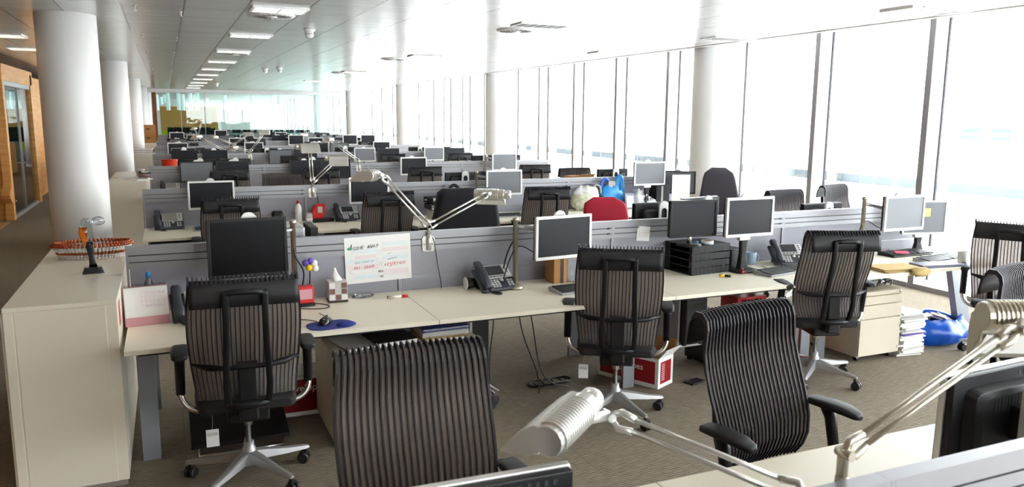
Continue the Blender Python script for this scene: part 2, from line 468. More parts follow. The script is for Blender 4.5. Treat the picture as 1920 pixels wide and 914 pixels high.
# window wall: one structure per bay
y = 6.02 - 1.607 * 6
k = 1
while y < FAR - 0.5:
    root = thing('window_%d' % k, None, None, (XW, y, 0)); struct(root)
    m = MB(); m.box(0.003, 0.20, 0, 0.075, 0, HC + 0.1); m.build('mullion', 'mullion_white', root)
    m = MB(); m.box(-0.004, 0.003, 0, 0.075, 0, HC + 0.1); m.build('mullion_face', 'mullion_grey', root)  # darker skin paints the shade on the mullion's room side
    m = MB(); m.box(0.19, 0.215, -0.015, 0.0, 0.08, HC + 0.1); m.build('gasket', 'gasket', root)
    m = MB(); m.box(0.205, 0.213, 0.0, 1.607, 0.06, HC + 0.1); m.build('pane', 'window_glass', root)
    m = MB(); m.box(0.02, 0.30, 0.075, 1.607, 0.0, 0.05); m.build('sill', 'mullion_white', root)
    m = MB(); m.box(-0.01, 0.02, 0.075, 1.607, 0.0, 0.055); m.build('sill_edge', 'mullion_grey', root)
    m = MB(); m.box(0.195, 0.215, 0.03, 0.06, 1.93, 1.965); m.lathe([(0.0, 0), (0.022, 0.002), (0.022, 0.03), (0, 0.034)], 10, (0.17, 0.09, 1.93))
    if k % 2 == 0: m.build('reflection_knob', 'silver_paint', root)  # added knob standing in for lights mirrored in the glass
    y += 1.607; k += 1
    root['kind'] = 'structure'

# round columns
for i, (x, yy, r) in enumerate([(-0.845, 9.15, 0.275), (-0.86, 16.85, 0.275), (-0.83, 24.6, 0.275), (-0.80, 32.2, 0.275), (-0.80, 39.9, 0.275),
                                (7.12, 9.2, 0.29), (7.12, 17.1, 0.29), (7.12, 24.9, 0.29), (7.12, 32.6, 0.29), (7.12, 40.3, 0.29)]):
    m = MB(); m.lathe([(r, 0), (r, 0.9), (r, 1.9), (r, HC + 0.12)], 64); m.lathe([(r + 0.012, 0), (r + 0.012, 0.09), (r, 0.10)], 64)
    s = PI * 1.35
    m.xf(); m.box(-0.002, 0.002, -r - 0.0012, -r + 0.004, 0.1, HC)
    o = struct(m.build('column_%d' % (i + 1), 'column_plaster')); o.location = (x, yy, 0)

# glass end wall
root = thing('wall_end', None, None, (0, YG, 0)); struct(root)
for j in range(9):
    x0 = -0.25 + j * 0.87
    m = MB(); m.box(x0 + 0.006, x0 + 0.864, 0, 0.012, 0.03, HC - 0.12); m.build('glass_pane', 'partition_glass', root)
    m = MB(); m.box(x0 - 0.008, x0 + 0.006, -0.012, 0.024, 0, HC - 0.12); m.build('glazing_bar', 'mullion_white', root)
m = MB(); m.box(-0.25, 7.6, -0.02, 0.03, 0, 0.05); m.build('floor_channel', 'mullion_white', root)
m = MB(); m.box(-0.42, -0.26, -0.05, 0.05, 0, HC); struct(m.build('trim_3', 'wood_dark')).location = (0, YG, 0)

# outside: white roof terrace, its ledge, and buildings across the way
m = MB(); m.box(XW + 0.31, 60, -60, 130, -0.35, -0.05); struct(m.build('terrace', 'terrace_white'))
m = MB(); m.box(19.0, 19.5, -60, 130, -0.05, 0.20); struct(m.build('terrace_ledge', 'ledge_blue'))
bd = thing('office_building', 'pale building with two rows of bluish windows seen outside beyond the roof terrace', 'building', (62, 47, -0.6))
m = MB(); m.box(0, 8, -14, 1.0, 0, 2.2); m.build('facade', 'far_building', bd)
for row in range(2):
    for j in range(5):
        m = MB(); m.box(-0.08, 0.1, -13 + j * 2.7, -11.4 + j * 2.7, 0.8 + row * 0.6, 1.15 + row * 0.6); m.build('window_band', 'far_window', bd)
m = MB(); m.box(-0.3, 8.3, -9, -1, 2.2, 2.4); m.build('roof_edge', 'ledge_blue', bd)

# ceiling fittings
def mk_light():
    t = thing('ceiling_light', '', 'ceiling light')
    m = MB(); m.box(-0.25, 0.25, -0.175, -0.155, -0.012, 0.02); m.box(-0.25, 0.25, 0.155, 0.175, -0.012, 0.02)
    m.box(-0.25, -0.225, -0.155, 0.155, -0.012, 0.02); m.box(0.225, 0.25, -0.155, 0.155, -0.012, 0.02); m.box(-0.01, 0.01, -0.155, 0.155, -0.012, 0.02)
    m.build('frame', 'ceiling_fitting', t)
    m = MB(); m.box(-0.225, 0.225, -0.155, 0.155, -0.002, 0.01); m.build('diffuser', 'lamp_diffuser', t)
    m = MB()
    for j in range(6): m.box(-0.225, 0.225, -0.13 + j * 0.052 - 0.005, -0.13 + j * 0.052 + 0.005, -0.012, -0.002)
    m.build('louvre', 'silver_bezel', t)
    return t
LK = Kit(mk_light)
NTH = ['nearest', 'second nearest', 'third nearest', 'fourth nearest', 'fifth nearest', 'sixth nearest', 'seventh nearest', 'eighth nearest', 'ninth nearest', 'tenth nearest', 'eleventh nearest']
for j in range(12):  # nearest two are unseen, added to brighten desks and carpet
    LK.put((1.03, 2.43 + 2.66 * j, HC - 0.01), 0, 'louvred white light panel in the ceiling above the desks, %s of its line' % (NTH + ['farthest'])[j], 'ceiling lights over the desks')
for j, (x, yy) in enumerate([(3.95, 12.6), (3.95, 17.9), (3.95, 23.2), (6.2, 5.2), (6.2, 10.6)]):
    LK.put((x, yy, HC - 0.01), 0, ['pale light panel in the ceiling mid-room, nearest of three', 'pale light panel in the ceiling mid-room, second of three', 'pale light panel in the ceiling mid-room, farthest of three',
            'washed-out louvred light panel in ceiling by the windows, top right of the photo', 'washed-out light panel in ceiling by the windows above the near window column'][j], 'ceiling lights near the windows')
WL = None
for j, (x, yy) in enumerate([(-1.78, 9.6), (-1.82, 11.9), (-1.85, 14.2)]):
    t = thing('ceiling_light', ['warm recessed light panel in the ceiling left of the near column, nearest of three', 'warm recessed light panel in the ceiling left of the near column, second of three', 'warm recessed light panel in the ceiling left of the near column, farthest of three'][j], 'ceiling light', (x, yy, HC - 0.008), 0, 'warm lights over the aisle')
    m = MB(); m.box(-0.25, 0.25, -0.25, -0.23, -0.01, 0.015); m.box(-0.25, 0.25, 0.23, 0.25, -0.01, 0.015); m.box(-0.25, -0.23, -0.23, 0.23, -0.01, 0.015); m.box(0.23, 0.25, -0.23, 0.23, -0.01, 0.015)
    m.build('frame', 'ceiling_fitting', t)
    m = MB(); m.box(-0.23, 0.23, -0.23, 0.23, -0.003, 0.008); m.build('diffuser', 'warm_diffuser', t)
def mk_vent():
    t = thing('ceiling_vent', '', 'air vent')
    m = MB(); m.lathe([(0.0, -0.012), (0.205, -0.014), (0.22, 0.0), (0.22, 0.015)], 40); m.build('plate', 'ceiling_fitting', t)
    m = MB()
    for j in range(20):
        m.xf(rz=2 * PI * j / 20); m.box(0.07, 0.185, -0.006, 0.006, -0.0165, -0.010)
    m.xf(); m.build('slots', 'fitting_dark', t)
    m = MB(); m.lathe([(0.0, -0.022), (0.045, -0.022), (0.05, -0.012)], 20); m.build('hub', 'ceiling_fitting', t)
    return t
VK = Kit(mk_vent)
for j, (px, py, w_) in enumerate([(510, 28, 'behind the largest light panel in view'), (350 + 92, 100, 'beside the line of light panels, mid-distance'), (967, 56, 'at the top centre of the photo'), (738, 110, 'in mid-ceiling farther down the room'), (640, 136, 'farthest one down the room')]):
    x, yy = at(px, py, HC)
    VK.put((x, yy, HC - 0.005), 0.3 * j, 'round swirl air vent in the ceiling, ' + w_, 'swirl vents in the ceiling')
def mk_grille():
    t = thing('ceiling_grille', '', 'air grille')
    m = MB(); m.box(-0.30, 0.30, -0.15, 0.15, -0.008, 0.01); m.build('frame', 'ceiling_fitting', t)
    for q in range(2):
        m = MB()
        for j in range(5): m.box(-0.27 + j * 0.11, -0.19 + j * 0.11, -0.12 + q * 0.13, -0.02 + q * 0.13, -0.0105, -0.006)
        m.build('louvre_row', 'fitting_dark', t)
    return t
GK = Kit(mk_grille)
for px, py, l_ in [(1752, 19, 'large ventilation grille in the bright ceiling at top right'), (1015, 47, 'small slotted grille in ceiling beside the top-centre round vent'), (1365, 72, 'faint slotted grille in ceiling in front of the near window column')]:
    x, yy = at(px, py, HC); GK.put((x, yy, HC - 0.006), 0, l_, 'ventilation grilles')
def mk_smoke():
    t = thing('smoke_detector', '', 'smoke detector')
    m = MB(); m.lathe([(0.0, -0.001), (0.062, -0.001), (0.065, 0.0), (0.065, -0.02), (0.058, -0.03)][::-1], 24); m.lathe([(0.058, -0.03), (0.058, 0.0)], 24); m.build('base', 'ceiling_fitting', t)
    m = MB(); m.lathe([(0.045, -0.03), (0.047, -0.075), (0.03, -0.10), (0.0, -0.105)], 24); m.build('sensor', 'lamp_white', t)
    m = MB(); m.lathe([(0.0475, -0.058), (0.0475, -0.064)], 24); m.build('ring', 'fitting_dark', t)
    return t
SK = Kit(mk_smoke)
for px, py, l_ in [(580, 54, 'white smoke detector on the ceiling, nearest and largest'), (497, 128, 'small white smoke detector on the ceiling, left of a far pair'), (524, 127, 'small white smoke detector on the ceiling, right of a far pair'), (406, 156, 'tiny white smoke detector on the ceiling near the glass end wall')]:
    x, yy = at(px, py, HC); SK.put((x, yy, HC), 0, l_, 'smoke detectors')
def mk_spr():
    t = thing('sprinkler', '', 'sprinkler')
    m = MB(); m.lathe([(0.018, 0.0), (0.018, -0.006), (0.006, -0.008), (0.006, -0.04), (0.0, -0.041)], 12); m.build('stem', 'polished_metal', t)
    m = MB(); m.lathe([(0.0, -0.041), (0.018, -0.043), (0.018, -0.046), (0.0, -0.047)], 12); m.build('deflector', 'polished_metal', t)
    return t
PK = Kit(mk_spr)
for side, x in (('left', -0.19), ('right', 0.20)):
    for j in range(7):
        PK.put((x, 8.1 + j * 2.75 + (0.3 if x > 0 else 0), HC), 0, 'small metal sprinkler on the ceiling, %s in the %s line' % (NTH[j], side), 'sprinklers along the ceiling joint')

# timber meeting pods on the far side of the aisle
XD = -2.48
pod = thing('meeting_pod', 'timber-lined meeting pod with curved bench end at the far left', 'meeting pod', (XD, 15.9, 0))
prof = [(0.0, 0), (0.0, 0.30), (-0.10, 0.34), (-0.22, 0.40), (-0.26, 0.46), (-0.22, 0.52), (-0.10, 0.55), (-0.02, 0.60), (0.0, 0.70), (0.0, 2.62), (0.12, 2.62), (0.12, 0)]
m = MB(); m.prism(prof, -5.5, -0.14, 'x'); m.build('clad_front', 'wood_panel', pod)
p2 = [(a - (0.03 if a < 0.05 else 0), z) for a, z in prof]
m = MB(); m.prism(p2, -0.14, 0.0, 'x'); m.build('edge_trim', 'wood_panel', pod, 0.01)
m = MB(); m.box(-0.16, 0.0, 0.12, 3.25, 2.40, 2.62); m.build('header', 'wood_panel', pod)
m = MB(); m.box(-0.16, 0.0, 3.04, 3.35, 0.0, 2.62); m.build('end_post', 'wood_panel', pod)
m = MB(); m.box(-5.5, -0.16, 3.25, 3.35, 0, 2.62); m.build('rear_wall', 'wood_dark', pod)
m = MB(); m.box(-5.5, 0.0, 0.0, 3.35, 2.62, 2.68); m.build('roof', 'wood_panel', pod)
m = MB(); m.box(-5.5, -0.16, 0.12, 3.25, 0.0, 0.02); m.build('inner_floor', 'wood_floor', pod)
dr = thing('door_1', None, None, (XD, 16.02, 0)); struct(dr)
m = MB(); m.box(-0.06, -0.05, 0.0, 3.02, 0.05, 2.32); m.build('pane', 'door_glass', dr)
m = MB(); m.box(-0.08, -0.02, 0.0, 3.02, 2.32, 2.40); m.box(-0.08, -0.02, 0.0, 3.02, 0.0, 0.05); m.build('rail', 'silver_paint', dr)
m = MB(); m.box(-0.08, -0.02, 2.97, 3.02, 0.05, 2.32); m.box(-0.07, -0.03, 1.46, 1.475, 0.05, 2.32); m.build('stile', 'silver_paint', dr)
m = MB(); m.lathe([(0.0, -0.02), (0.018, -0.02), (0.018, 0.02), (0, 0.02)], 12, (-0.02, 0.2, 0.3)); m.build('lock', 'polished_metal', dr)
pod2 = thing('meeting_pod', 'second timber pod behind the near column, farther along the aisle', 'meeting pod', (XD - 0.15, 20.2, 0))
m = MB(); m.box(-5.3, 0.0, 0.0, 12.0, 0.0, 2.62); m.build('clad_front', 'wood_panel', pod2)
m = MB(); m.box(-0.01, 0.01, 3.0, 3.06, 0.0, 2.62); m.box(-0.01, 0.01, 7.0, 7.06, 0.0, 2.62); m.build('joint', 'wood_dark', pod2)
m = MB(); m.box(-0.1, 0.02, -0.05, 0.05, 0.0, 2.64); m.build('edge_trim', 'wood_dark', pod2)
m = MB(); m.box(-8.9, -2.52, 13.8, 15.6, 0.001, 0.006); struct(m.build('floor_timber', 'wood_floor'))

# room beyond the glass
m = MB(); m.box(-0.2, 2.65, 46.0, 46.3, 0.95, 2.25); tag(m.build('display_wall', 'ochre_wall'), 'ochre timber display wall seen through the glass end wall', 'wall panel')
t = thing('whiteboard', 'pale board standing right of the ochre wall beyond the glass', 'board', (2.75, 45.0, 0))
m = MB(); m.box(0, 1.45, 0, 0.05, 1.0, 2.1); m.build('panel', 'grey_paper', t)
for x in (0.05, 1.35):
    m = MB(); m.box(x, x + 0.05, 0.05, 0.10, 0, 2.1); m.build('leg', 'silver_paint', t)
m = MB(); m.box(-0.2, 4.2, 45.7, 45.9, 0.0, 0.98); tag(m.build('bench_back', 'lime_strip'), 'low lime green bench back under the ochre wall beyond the glass', 'bench')
def mk_pend(L_):
    t = thing('pendant_lamp', '', 'pendant lamp')
    m = MB(); m.lathe([(0.075, 0), (0.08, 0.01), (0.08, 0.71), (0.075, 0.72)], 20); m.build('shade', 'pendant_shade', t)
    m = MB(); m.lathe([(0.0, -0.001), (0.07, -0.001), (0.07, 0.002)], 16); m.build('lamp_opening', 'lamp_white', t)
    m = MB(); m.tube([(0, 0, 0.72), (0, 0, 0.72 + L_)], 0.006, 6); m.build('cord', 'cable_white', t)
    return t
for j, (px, py, Y) in enumerate([(288, 206, 36.5), (295, 206, 40.5), (309, 190, 37.5), (316, 207, 36.6), (336, 207, 36.8), (344, 205, 39.5), (356, 177, 38.0), (358, 207, 36.8), (366, 188, 37.2), (371, 206, 36.4), (388, 196, 44.0), (421, 188, 37.0), (473, 188, 37.0), (523, 188, 37.0), (302, 180, 43.0)]):
    x, z = aty(px, py, Y)
    low = py > 200
    z = min(z, HC - 0.80) if low else HC - 0.50
    t = mk_pend(HC - z - (0.72 if low else 0.36)); t.location = (x, Y, z); t['group'] = 'tube pendants beyond the glass'
    for ch_ in t.children:
        if not low and ch_.name.startswith('shade'): ch_.scale = (1, 1, 0.5)
        if not low and ch_.name.startswith('cord'): ch_.location.z = -0.36
    t['label'] = ('pale tube pendant lamp beyond the glass wall, %s' % (
        ['leftmost of all, outside the glass edge', 'short-looking one just right of the leftmost', 'high one at the left of the cluster', 'long one third from the left edge', 'lone one left of the middle pair', 'middle of the cluster', 'highest in the cluster centre', 'right of the cluster centre', 'high one at the right of the cluster', 'long one at the right of the cluster', 'small far one right of the cluster', 'first of three spaced to the right', 'second of three spaced to the right', 'third of three spaced to the right', 'faint far one at the cluster left'][j]))
for q in range(2):
    t = thing('desk_bench', ['long teal-grey bench of desks just beyond the glass end wall', 'long teal-grey bench of desks farther beyond the glass wall'][q], 'desk', (0, 36.2 + q * 3.6, 0), 0, 'benches beyond the glass')
    m = MB(); m.box(0.2, 6.4, 0, 1.6, 0.70, 0.73); m.build('desktop', 'teal_desk', t)
    m = MB(); m.box(0.2, 6.4, 0.78, 0.82, 0.73, 1.05); m.build('divider', 'teal_desk', t)
    m = MB(); m.box(0.1, 2.0, 0.70, 0.76, 0.73, 1.26 - 0.02 * q); m.build('privacy_panel', 'black_plastic', t)
    for x in (0.4, 3.2, 6.2):
        m = MB(); m.box(x, x + 0.06, 0.2, 1.4, 0, 0.70); m.build('leg', 'silver_paint', t)

# =================================================================== FURNITURE KITS
# back profile of the ribbed chair, (y, z): bottom to top, then the roll over the back
BP = [(-0.185, 0.50), (-0.155, 0.545), (-0.14, 0.60), (-0.147, 0.67), (-0.172, 0.75), (-0.203, 0.83), (-0.230, 0.91), (-0.246, 0.97), (-0.250, 1.02), (-0.252, 1.06),
      (-0.262, 1.088), (-0.282, 1.104), (-0.306, 1.104), (-0.324, 1.092), (-0.334, 1.07), (-0.338, 1.03), (-0.337, 0.985)]
def _w(z, roll):
    if roll: return 0.238
    return 0.222 + 0.026 * math.sin(PI * min(1, max(0, (z - 0.47) / 0.66))) + (0.012 if z > 0.95 else 0.012 * (z - 0.5) / 0.45)
def add_chair_back(m, nrib=24):
    n = len(BP)
    # tangents / normals in the profile plane
    nor = []
    for i in range(n):
        a = BP[max(i - 1, 0)]; c = BP[min(i + 1, n - 1)]
        ty, tz = c[0] - a[0], c[1] - a[1]; L = math.hypot(ty, tz)
        nor.append((tz / L, -ty / L))       # points to the sitter
    def X(i, u): return u * _w(BP[i][1], i > 10)
    def curve(i, u): return 0.022 * u * u if i <= 12 else 0.022 * u * u * max(0, 1 - (i - 12) / 4)
    cols = nrib
    # translucent skin, bottom to the shoulder of the roll; solid band down the rear
    for lo, hi, mi, th in ((0, 11, 0, 0.002), (11, n - 1, 1, 0.006)):
        m.cur = mi
        vs = []; fs = []
        for i in range(lo, hi + 1):
            for k in range(cols + 1):
                u = -1 + 2 * k / cols
                y, z = BP[i]; y += curve(i, u)
                vs.append((X(i, u), y, z))
        st = cols + 1
        for i in range(hi - lo):
            for k in range(cols):
                a = i * st + k; fs.append((a, a + 1, a + st + 1, a + st))
        nv = len(vs); off = [(v[0], v[1] - nor[min(lo + q // st, n - 1)][0] * th, v[2] - nor[min(lo + q // st, n - 1)][1] * th) for q, v in enumerate(vs)]
        f2 = [tuple(nv + q for q in f[::-1]) for f in fs]
        edge = []
        for i in range(hi - lo):
            edge += [(i * st, (i + 1) * st, nv + (i + 1) * st, nv + i * st), (i * st + cols, nv + i * st + cols, nv + (i + 1) * st + cols, (i + 1) * st + cols)]
        for k in range(cols):
            edge += [(k, nv + k, nv + k + 1, k + 1), ((hi - lo) * st + k, (hi - lo) * st + k + 1, nv + (hi - lo) * st + k + 1, nv + (hi - lo) * st + k)]
        m.add(vs + off, fs + f2 + edge, True)
    # ribs
    m.cur = 2
    for k in range(cols + 1):
        u = -1 + 2 * k / cols
        hw = 0.0026 if 0 < k < cols else 0.0045
        vs = []
        last = 13
        for i in range(0, last + 1):
            y, z = BP[i]; y += curve(i, u); ny, nz = nor[i]; x = X(i, u)
            f, r = (0.0065, 0.004) if i < 7 else (0.0065 + 0.0025 * min(i - 6, 5), 0.004)
            if i == last: f = 0.004
            vs += [(x - hw, y + ny * f, z + nz * f), (x + hw, y + ny * f, z + nz * f), (x + hw, y - ny * r, z - nz * r), (x - hw, y - ny * r, z - nz * r)]
        fs = []
        for i in range(last):
            for q in range(4):
                a = i * 4 + q; c = i * 4 + (q + 1) % 4
                fs.append((a, c, c + 4, a + 4))
        fs += [(3, 2, 1, 0), tuple(last * 4 + q for q in range(4))]
        m.add(vs, fs, False)
    m.cur = 0

def add_castor(m, x, y, rz):
    m.xf((x, y, 0), rz=rz)
    for sx in (-1, 1):
        c = [(sx * 0.008, 0), (sx * 0.026, 0)]
        rings = [[(xx, 0.012 + rr * math.cos(2 * PI * j / 14), 0.031 + rr * math.sin(2 * PI * j / 14)) for j in range(14)] for xx, rr in ((sx * 0.006, 0.024), (sx * 0.008, 0.0305), (sx * 0.022, 0.0305), (sx * 0.027, 0.024))]
        m.loft(rings, True, False)
    m.box(-0.018, 0.018, -0.004, 0.02, 0.045, 0.066)
    m.tube([(0, 0, 0.06), (0, 0, 0.10)], 0.008, 8)
    m.xf()

def star_base(t, r=0.305, a0=0.3):
    m = MB(); m.lathe([(0.0, 0.075), (0.032, 0.075), (0.036, 0.10), (0.034, 0.165), (0.026, 0.175), (0.026, 0.20), (0.0, 0.20)], 20); hub = m.build('base_hub', 'silver_paint', t)
    for k in range(5):
        a = a0 + 2 * PI * k / 5
        m = MB(); m.xf(rz=a)
        rings = []
        for q, (d, hw, zt, zb) in enumerate(((0.02, 0.030, 0.155, 0.09), (0.08, 0.027, 0.145, 0.098), (0.20, 0.021, 0.118, 0.088), (r, 0.016, 0.102, 0.082), (r + 0.016, 0.012, 0.096, 0.084))):
            rings.append([(d, -hw, zb), (d, hw, zb), (d, hw * 0.8, zt - 0.004), (d, hw * 0.35, zt), (d, -hw * 0.35, zt), (d, -hw * 0.8, zt - 0.004)])
        m.loft(rings, True, False); m.build('base_leg', 'silver_paint', t)
        m = MB(); add_castor(m, r * math.cos(a), r * math.sin(a), a + 0.9 + k); m.build('castor', 'castor_black', t)
    m = MB(); m.lathe([(0.0, 0.19), (0.0145, 0.19), (0.0145, 0.29), (0.024, 0.291), (0.024, 0.37), (0.0, 0.37)], 16); m.build('gas_column', 'polished_metal', t)

def mk_chair():
    t = thing('task_chair', '', 'chair')
    m = MB(); add_chair_back(m); m.build('backrest', ['chair_mesh', 'charcoal_plastic', 'chair_rib'], t)
    # seat cushion, curved front
    rings = []
    for k, (y, z, th, hw) in enumerate(((-0.19, 0.470, 0.03, 0.20), (-0.17, 0.478, 0.055, 0.225), (-0.05, 0.472, 0.065, 0.24), (0.10, 0.474, 0.065, 0.245), (0.22, 0.470, 0.06, 0.24), (0.27, 0.455, 0.05, 0.225), (0.285, 0.44, 0.025, 0.20))):
        rings.append([(p[0], y, z + p[1] - th / 2) for p in rrect(2 * hw, th, th * 0.45, 3)])
    m = MB(); m.loft(rings, True, True); m.build('seat', 'chair_fabric', t)
    # rear loop frame
    m = MB()
    def bar(pts, w_, d_):
        rr = []
        for i, p in enumerate(pts):
            rr.append([(p[0] + q[0], p[1] + q[1], p[2]) for q in rrect(w_, d_, 0.006, 2)])
        m.loft(rr, True, True)
    for s in (-1, 1):
        bar([(s * 0.085, -0.225, 0.475), (s * 0.094, -0.262, 0.52), (s * 0.098, -0.285, 0.60), (s * 0.094, -0.298, 0.70), (s * 0.088, -0.318, 0.82), (s * 0.086, -0.338, 0.93), (s * 0.086, -0.350, 1.04), (s * 0.083, -0.350, 1.060)], 0.030, 0.026)
    m.xf(); m.tube([(-0.084, -0.350, 1.050), (-0.04, -0.353, 1.056), (0.04, -0.353, 1.056), (0.084, -0.350, 1.050)], 0.0145, 8)
    m.tube([(-0.09, -0.235, 0.487), (-0.04, -0.25, 0.484), (0.04, -0.25, 0.484), (0.09, -0.235, 0.487)], 0.02, 8)
    m.build('back_frame', 'chair_frame', t)
    m = MB(); m.box(-0.04, 0.04, -0.235, -0.205, 0.45, 0.68); m.box(-0.05, 0.05, -0.24, -0.19, 0.66, 0.685); m.build('back_spine', 'charcoal_plastic', t, 0.005)
    m = MB(); m.tube([(-0.245, -0.172, 0.685), (-0.17, -0.212, 0.672), (-0.09, -0.235, 0.668), (0.09, -0.235, 0.668), (0.17, -0.212, 0.672), (0.245, -0.172, 0.685)], [0.008, 0.017, 0.012, 0.012, 0.017, 0.008], 8); m.build('lumbar_bar', 'chair_frame', t)
    m = MB(); m.box(-0.10, 0.10, -0.16, 0.14, 0.36, 0.435); m.box(-0.045, 0.045, -0.25, 0.0, 0.40, 0.47); m.box(-0.18, 0.18, -0.03, 0.03, 0.415, 0.44); m.build('seat_mechanism', 'black_plastic', t, 0.012)
    for s in (-1, 1):
        m = MB(); m.tube(bez([(s * 0.06, -0.06, 0.415), (s * 0.24, -0.07, 0.395), (s * 0.315, -0.05, 0.42), (s * 0.305, -0.03, 0.53)], 14), 0.0145, 10)
        ar = m.build('arm_support', 'polished_metal', t)
        m = MB(); m.tube([(s * 0.304, -0.028, 0.50), (s * 0.300, -0.06, 0.67), (s * 0.298, -0.08, 0.71)], [0.022, 0.024, 0.026], 10); m.build('arm_post', 'black_plastic', ar)
        rings = []
        for k, (y, hw, z, th) in enumerate(((-0.17, 0.02, 0.715, 0.016), (-0.155, 0.036, 0.718, 0.028), (-0.07, 0.043, 0.723, 0.032), (0.01, 0.040, 0.722, 0.030), (0.06, 0.03, 0.714, 0.024), (0.075, 0.014, 0.708, 0.014))):
            rings.append([(s * 0.296 + p[0], y, z + p[1]) for p in rrect(2 * hw, th, th * 0.45, 3)])
        m = MB(); m.loft(rings); m.build('arm_pad', 'charcoal_plastic', ar)
    star_base(t)
    return t
CH = Kit(mk_chair)
def chair_tag(t, x, y, z=0.30):
    m = MB(); m.box(-0.03, 0.03, -0.001, 0.001, -0.09, 0.0); o = m.build('hanging_tag', 'translucent_white', t); o.location = (x, y, z)
    m = MB(); m.box(-0.027, 0.027, -0.0022, -0.001, -0.085, -0.035); m.build('tag_card', 'white_paper', o)
    m = MB(); m.box(-0.024, 0.024, -0.0026, -0.0012, -0.033, -0.016); m.build('tag_photo', 'grey_paper', o)
    m = MB(); m.tube([(0, 0, 0), (0.004, 0, 0.05), (0, 0, 0.11)], 0.0009, 5); m.build('tag_string', 'cable_white', o)

# upholstered chair (high or low back)
def shell_chair(label, loc, rz, mat_name, zt, w0, w1, low=False):
    t = thing('office_chair', label, 'chair', loc, rz)
    rings = []
    N = 12
    for k in range(N + 1):
        u = k / N; z = lerp(0.52, zt, u)
        hw = lerp(w0, w1, u ** 1.3)
        if u > 0.86: hw *= math.sqrt(max(0.02, 1 - ((u - 0.86) / 0.14) ** 2 * 0.75))
        y = -0.20 + 0.05 * math.sin(PI * u) - 0.14 * u
        th = 0.07 if u < 0.9 else lerp(0.07, 0.03, (u - 0.9) / 0.1)
        rings.append([(p[0], y + p[1] + 0.18 * (p[0]) ** 2 * 2, z) for p in rrect(2 * hw, th, th * 0.45, 4)])
    m = MB(); m.loft(rings); m.build('backrest', mat_name, t)
    rings = []
    for y, hw, th in ((-0.2, 0.18, 0.04), (-0.17, 0.22, 0.075), (0.0, 0.245, 0.085), (0.2, 0.24, 0.08), (0.26, 0.2, 0.04)):
        rings.append([(p[0], y, 0.47 + p[1]) for p in rrect(2 * hw, th, th * 0.45, 3)])
    m = MB(); m.loft(rings); m.build('seat', mat_name, t)
    m = MB(); m.box(-0.04, 0.04, -0.24, -0.20, 0.40, 0.60); m.box(-0.04, 0.04, -0.24, 0.05, 0.38, 0.42); m.build('back_bracket', 'black_plastic', t, 0.006)
    for s in (-1, 1):
        m = MB(); m.tube([(s * 0.1, 0, 0.41), (s * 0.28, 0, 0.42), (s * 0.29, 0, 0.66)], 0.014, 8); a = m.build('arm_support', 'black_plastic', t)
        m = MB(); m.box(s * 0.29 - 0.035, s * 0.29 + 0.035, -0.13, 0.13, 0.66, 0.69); m.build('arm_pad', 'black_plastic', a, 0.01)
    star_base(t)
    return t

# ---------------------------------------------------------------- desks, partitions
DW = 1.58
def mk_desk():
    t = thing('desk', '', 'desk')
    m = MB(); m.box(0.002, DW - 0.002, 0, 0.80, 0.705, 0.73); m.build('desktop', 'cream_laminate', t, 0.002)
    for x in (0.035, DW - 0.125):
        m = MB(); m.box(x, x + 0.09, 0.40, 0.43, 0.0, 0.69); m.build('leg', 'leg_grey', t, 0.003)
    m = MB(); m.box(0.03, DW - 0.03, 0.50, 0.56, 0.655, 0.70); m.build('beam', 'silver_paint', t)
    m = MB(); m.box(0.06, DW - 0.06, 0.10, 0.14, 0.67, 0.704); m.box(0.06, DW - 0.06, 0.69, 0.78, 0.60, 0.612); m.box(0.06, DW - 0.06, 0.69, 0.70, 0.612, 0.68); m.build('cable_tray', 'black_plastic', t)
    return t
DK = Kit(mk_desk)
def mk_screen():
    t = thing('partition_screen', '', 'desk partition')
    W = DW
    m = MB(); m.box(0.016, W - 0.016, -0.012, 0.012, 0.62, 0.985); m.build('panel', 'screen_fabric', t)
    m = MB()
    m.cur = 0
    for z0, z1 in ((0.985, 1.018), (1.024, 1.057), (1.063, 1.112)):
        m.box(0.012, W - 0.012, -0.021, 0.021, z0, z1)
    m.cur = 1; m.box(0.014, W - 0.014, -0.014, 0.014, 0.985, 1.105)
    m.build('top_rail', ['screen_rail', 'groove_black'], t)
    for x in (0.0, W - 0.0125):
        m = MB(); m.box(x, x + 0.0115, -0.021, 0.021, 0.60, 1.112); m.build('end_post', 'screen_rail', t)
    m = MB()
    for z in (1.021, 1.060): m.box(W - 0.05, W - 0.030, -0.0225, 0.0225, z - 0.006, z + 0.006)
    m.build('slot_plug', 'ink_black', t)
    m = MB(); m.box(0.014, W - 0.014, -0.016, 0.016, 0.81, 0.822); m.box(0.014, W - 0.014, -0.018, 0.018, 0.60, 0.64); m.build('lower_rail', 'screen_rail', t)
    return t
PS = Kit(mk_screen)
ROWN = ['nearest', 'second', 'third', 'fourth', 'fifth', 'sixth', 'seventh', 'eighth', 'ninth']
SEAT = ['aisle end', 'second place from the aisle', 'third place from the aisle', 'window end']
for r in range(9):
    for k in range(4):
        x = XL + DW * k
        PS.put((x, YP[r], 0), 0, 'grey fabric partition screen with grooved top rail, %s bench, %s' % (ROWN[r], SEAT[k]), 'partition screens of the %s bench' % ROWN[r])
        if r > 0 and not (r == 1 and k == 3):
            DK.put((x, YP[r] - 0.815, 0), 0, 'cream desk on the near side of the %s bench, %s' % (ROWN[r], SEAT[k]), 'desks of the %s bench' % ROWN[r])
        DK.put((x + DW, YP[r] + 0.815, 0), PI, 'cream desk on the far side of the %s bench, %s' % (ROWN[r], SEAT[k]), 'desks of the %s bench' % ROWN[r])
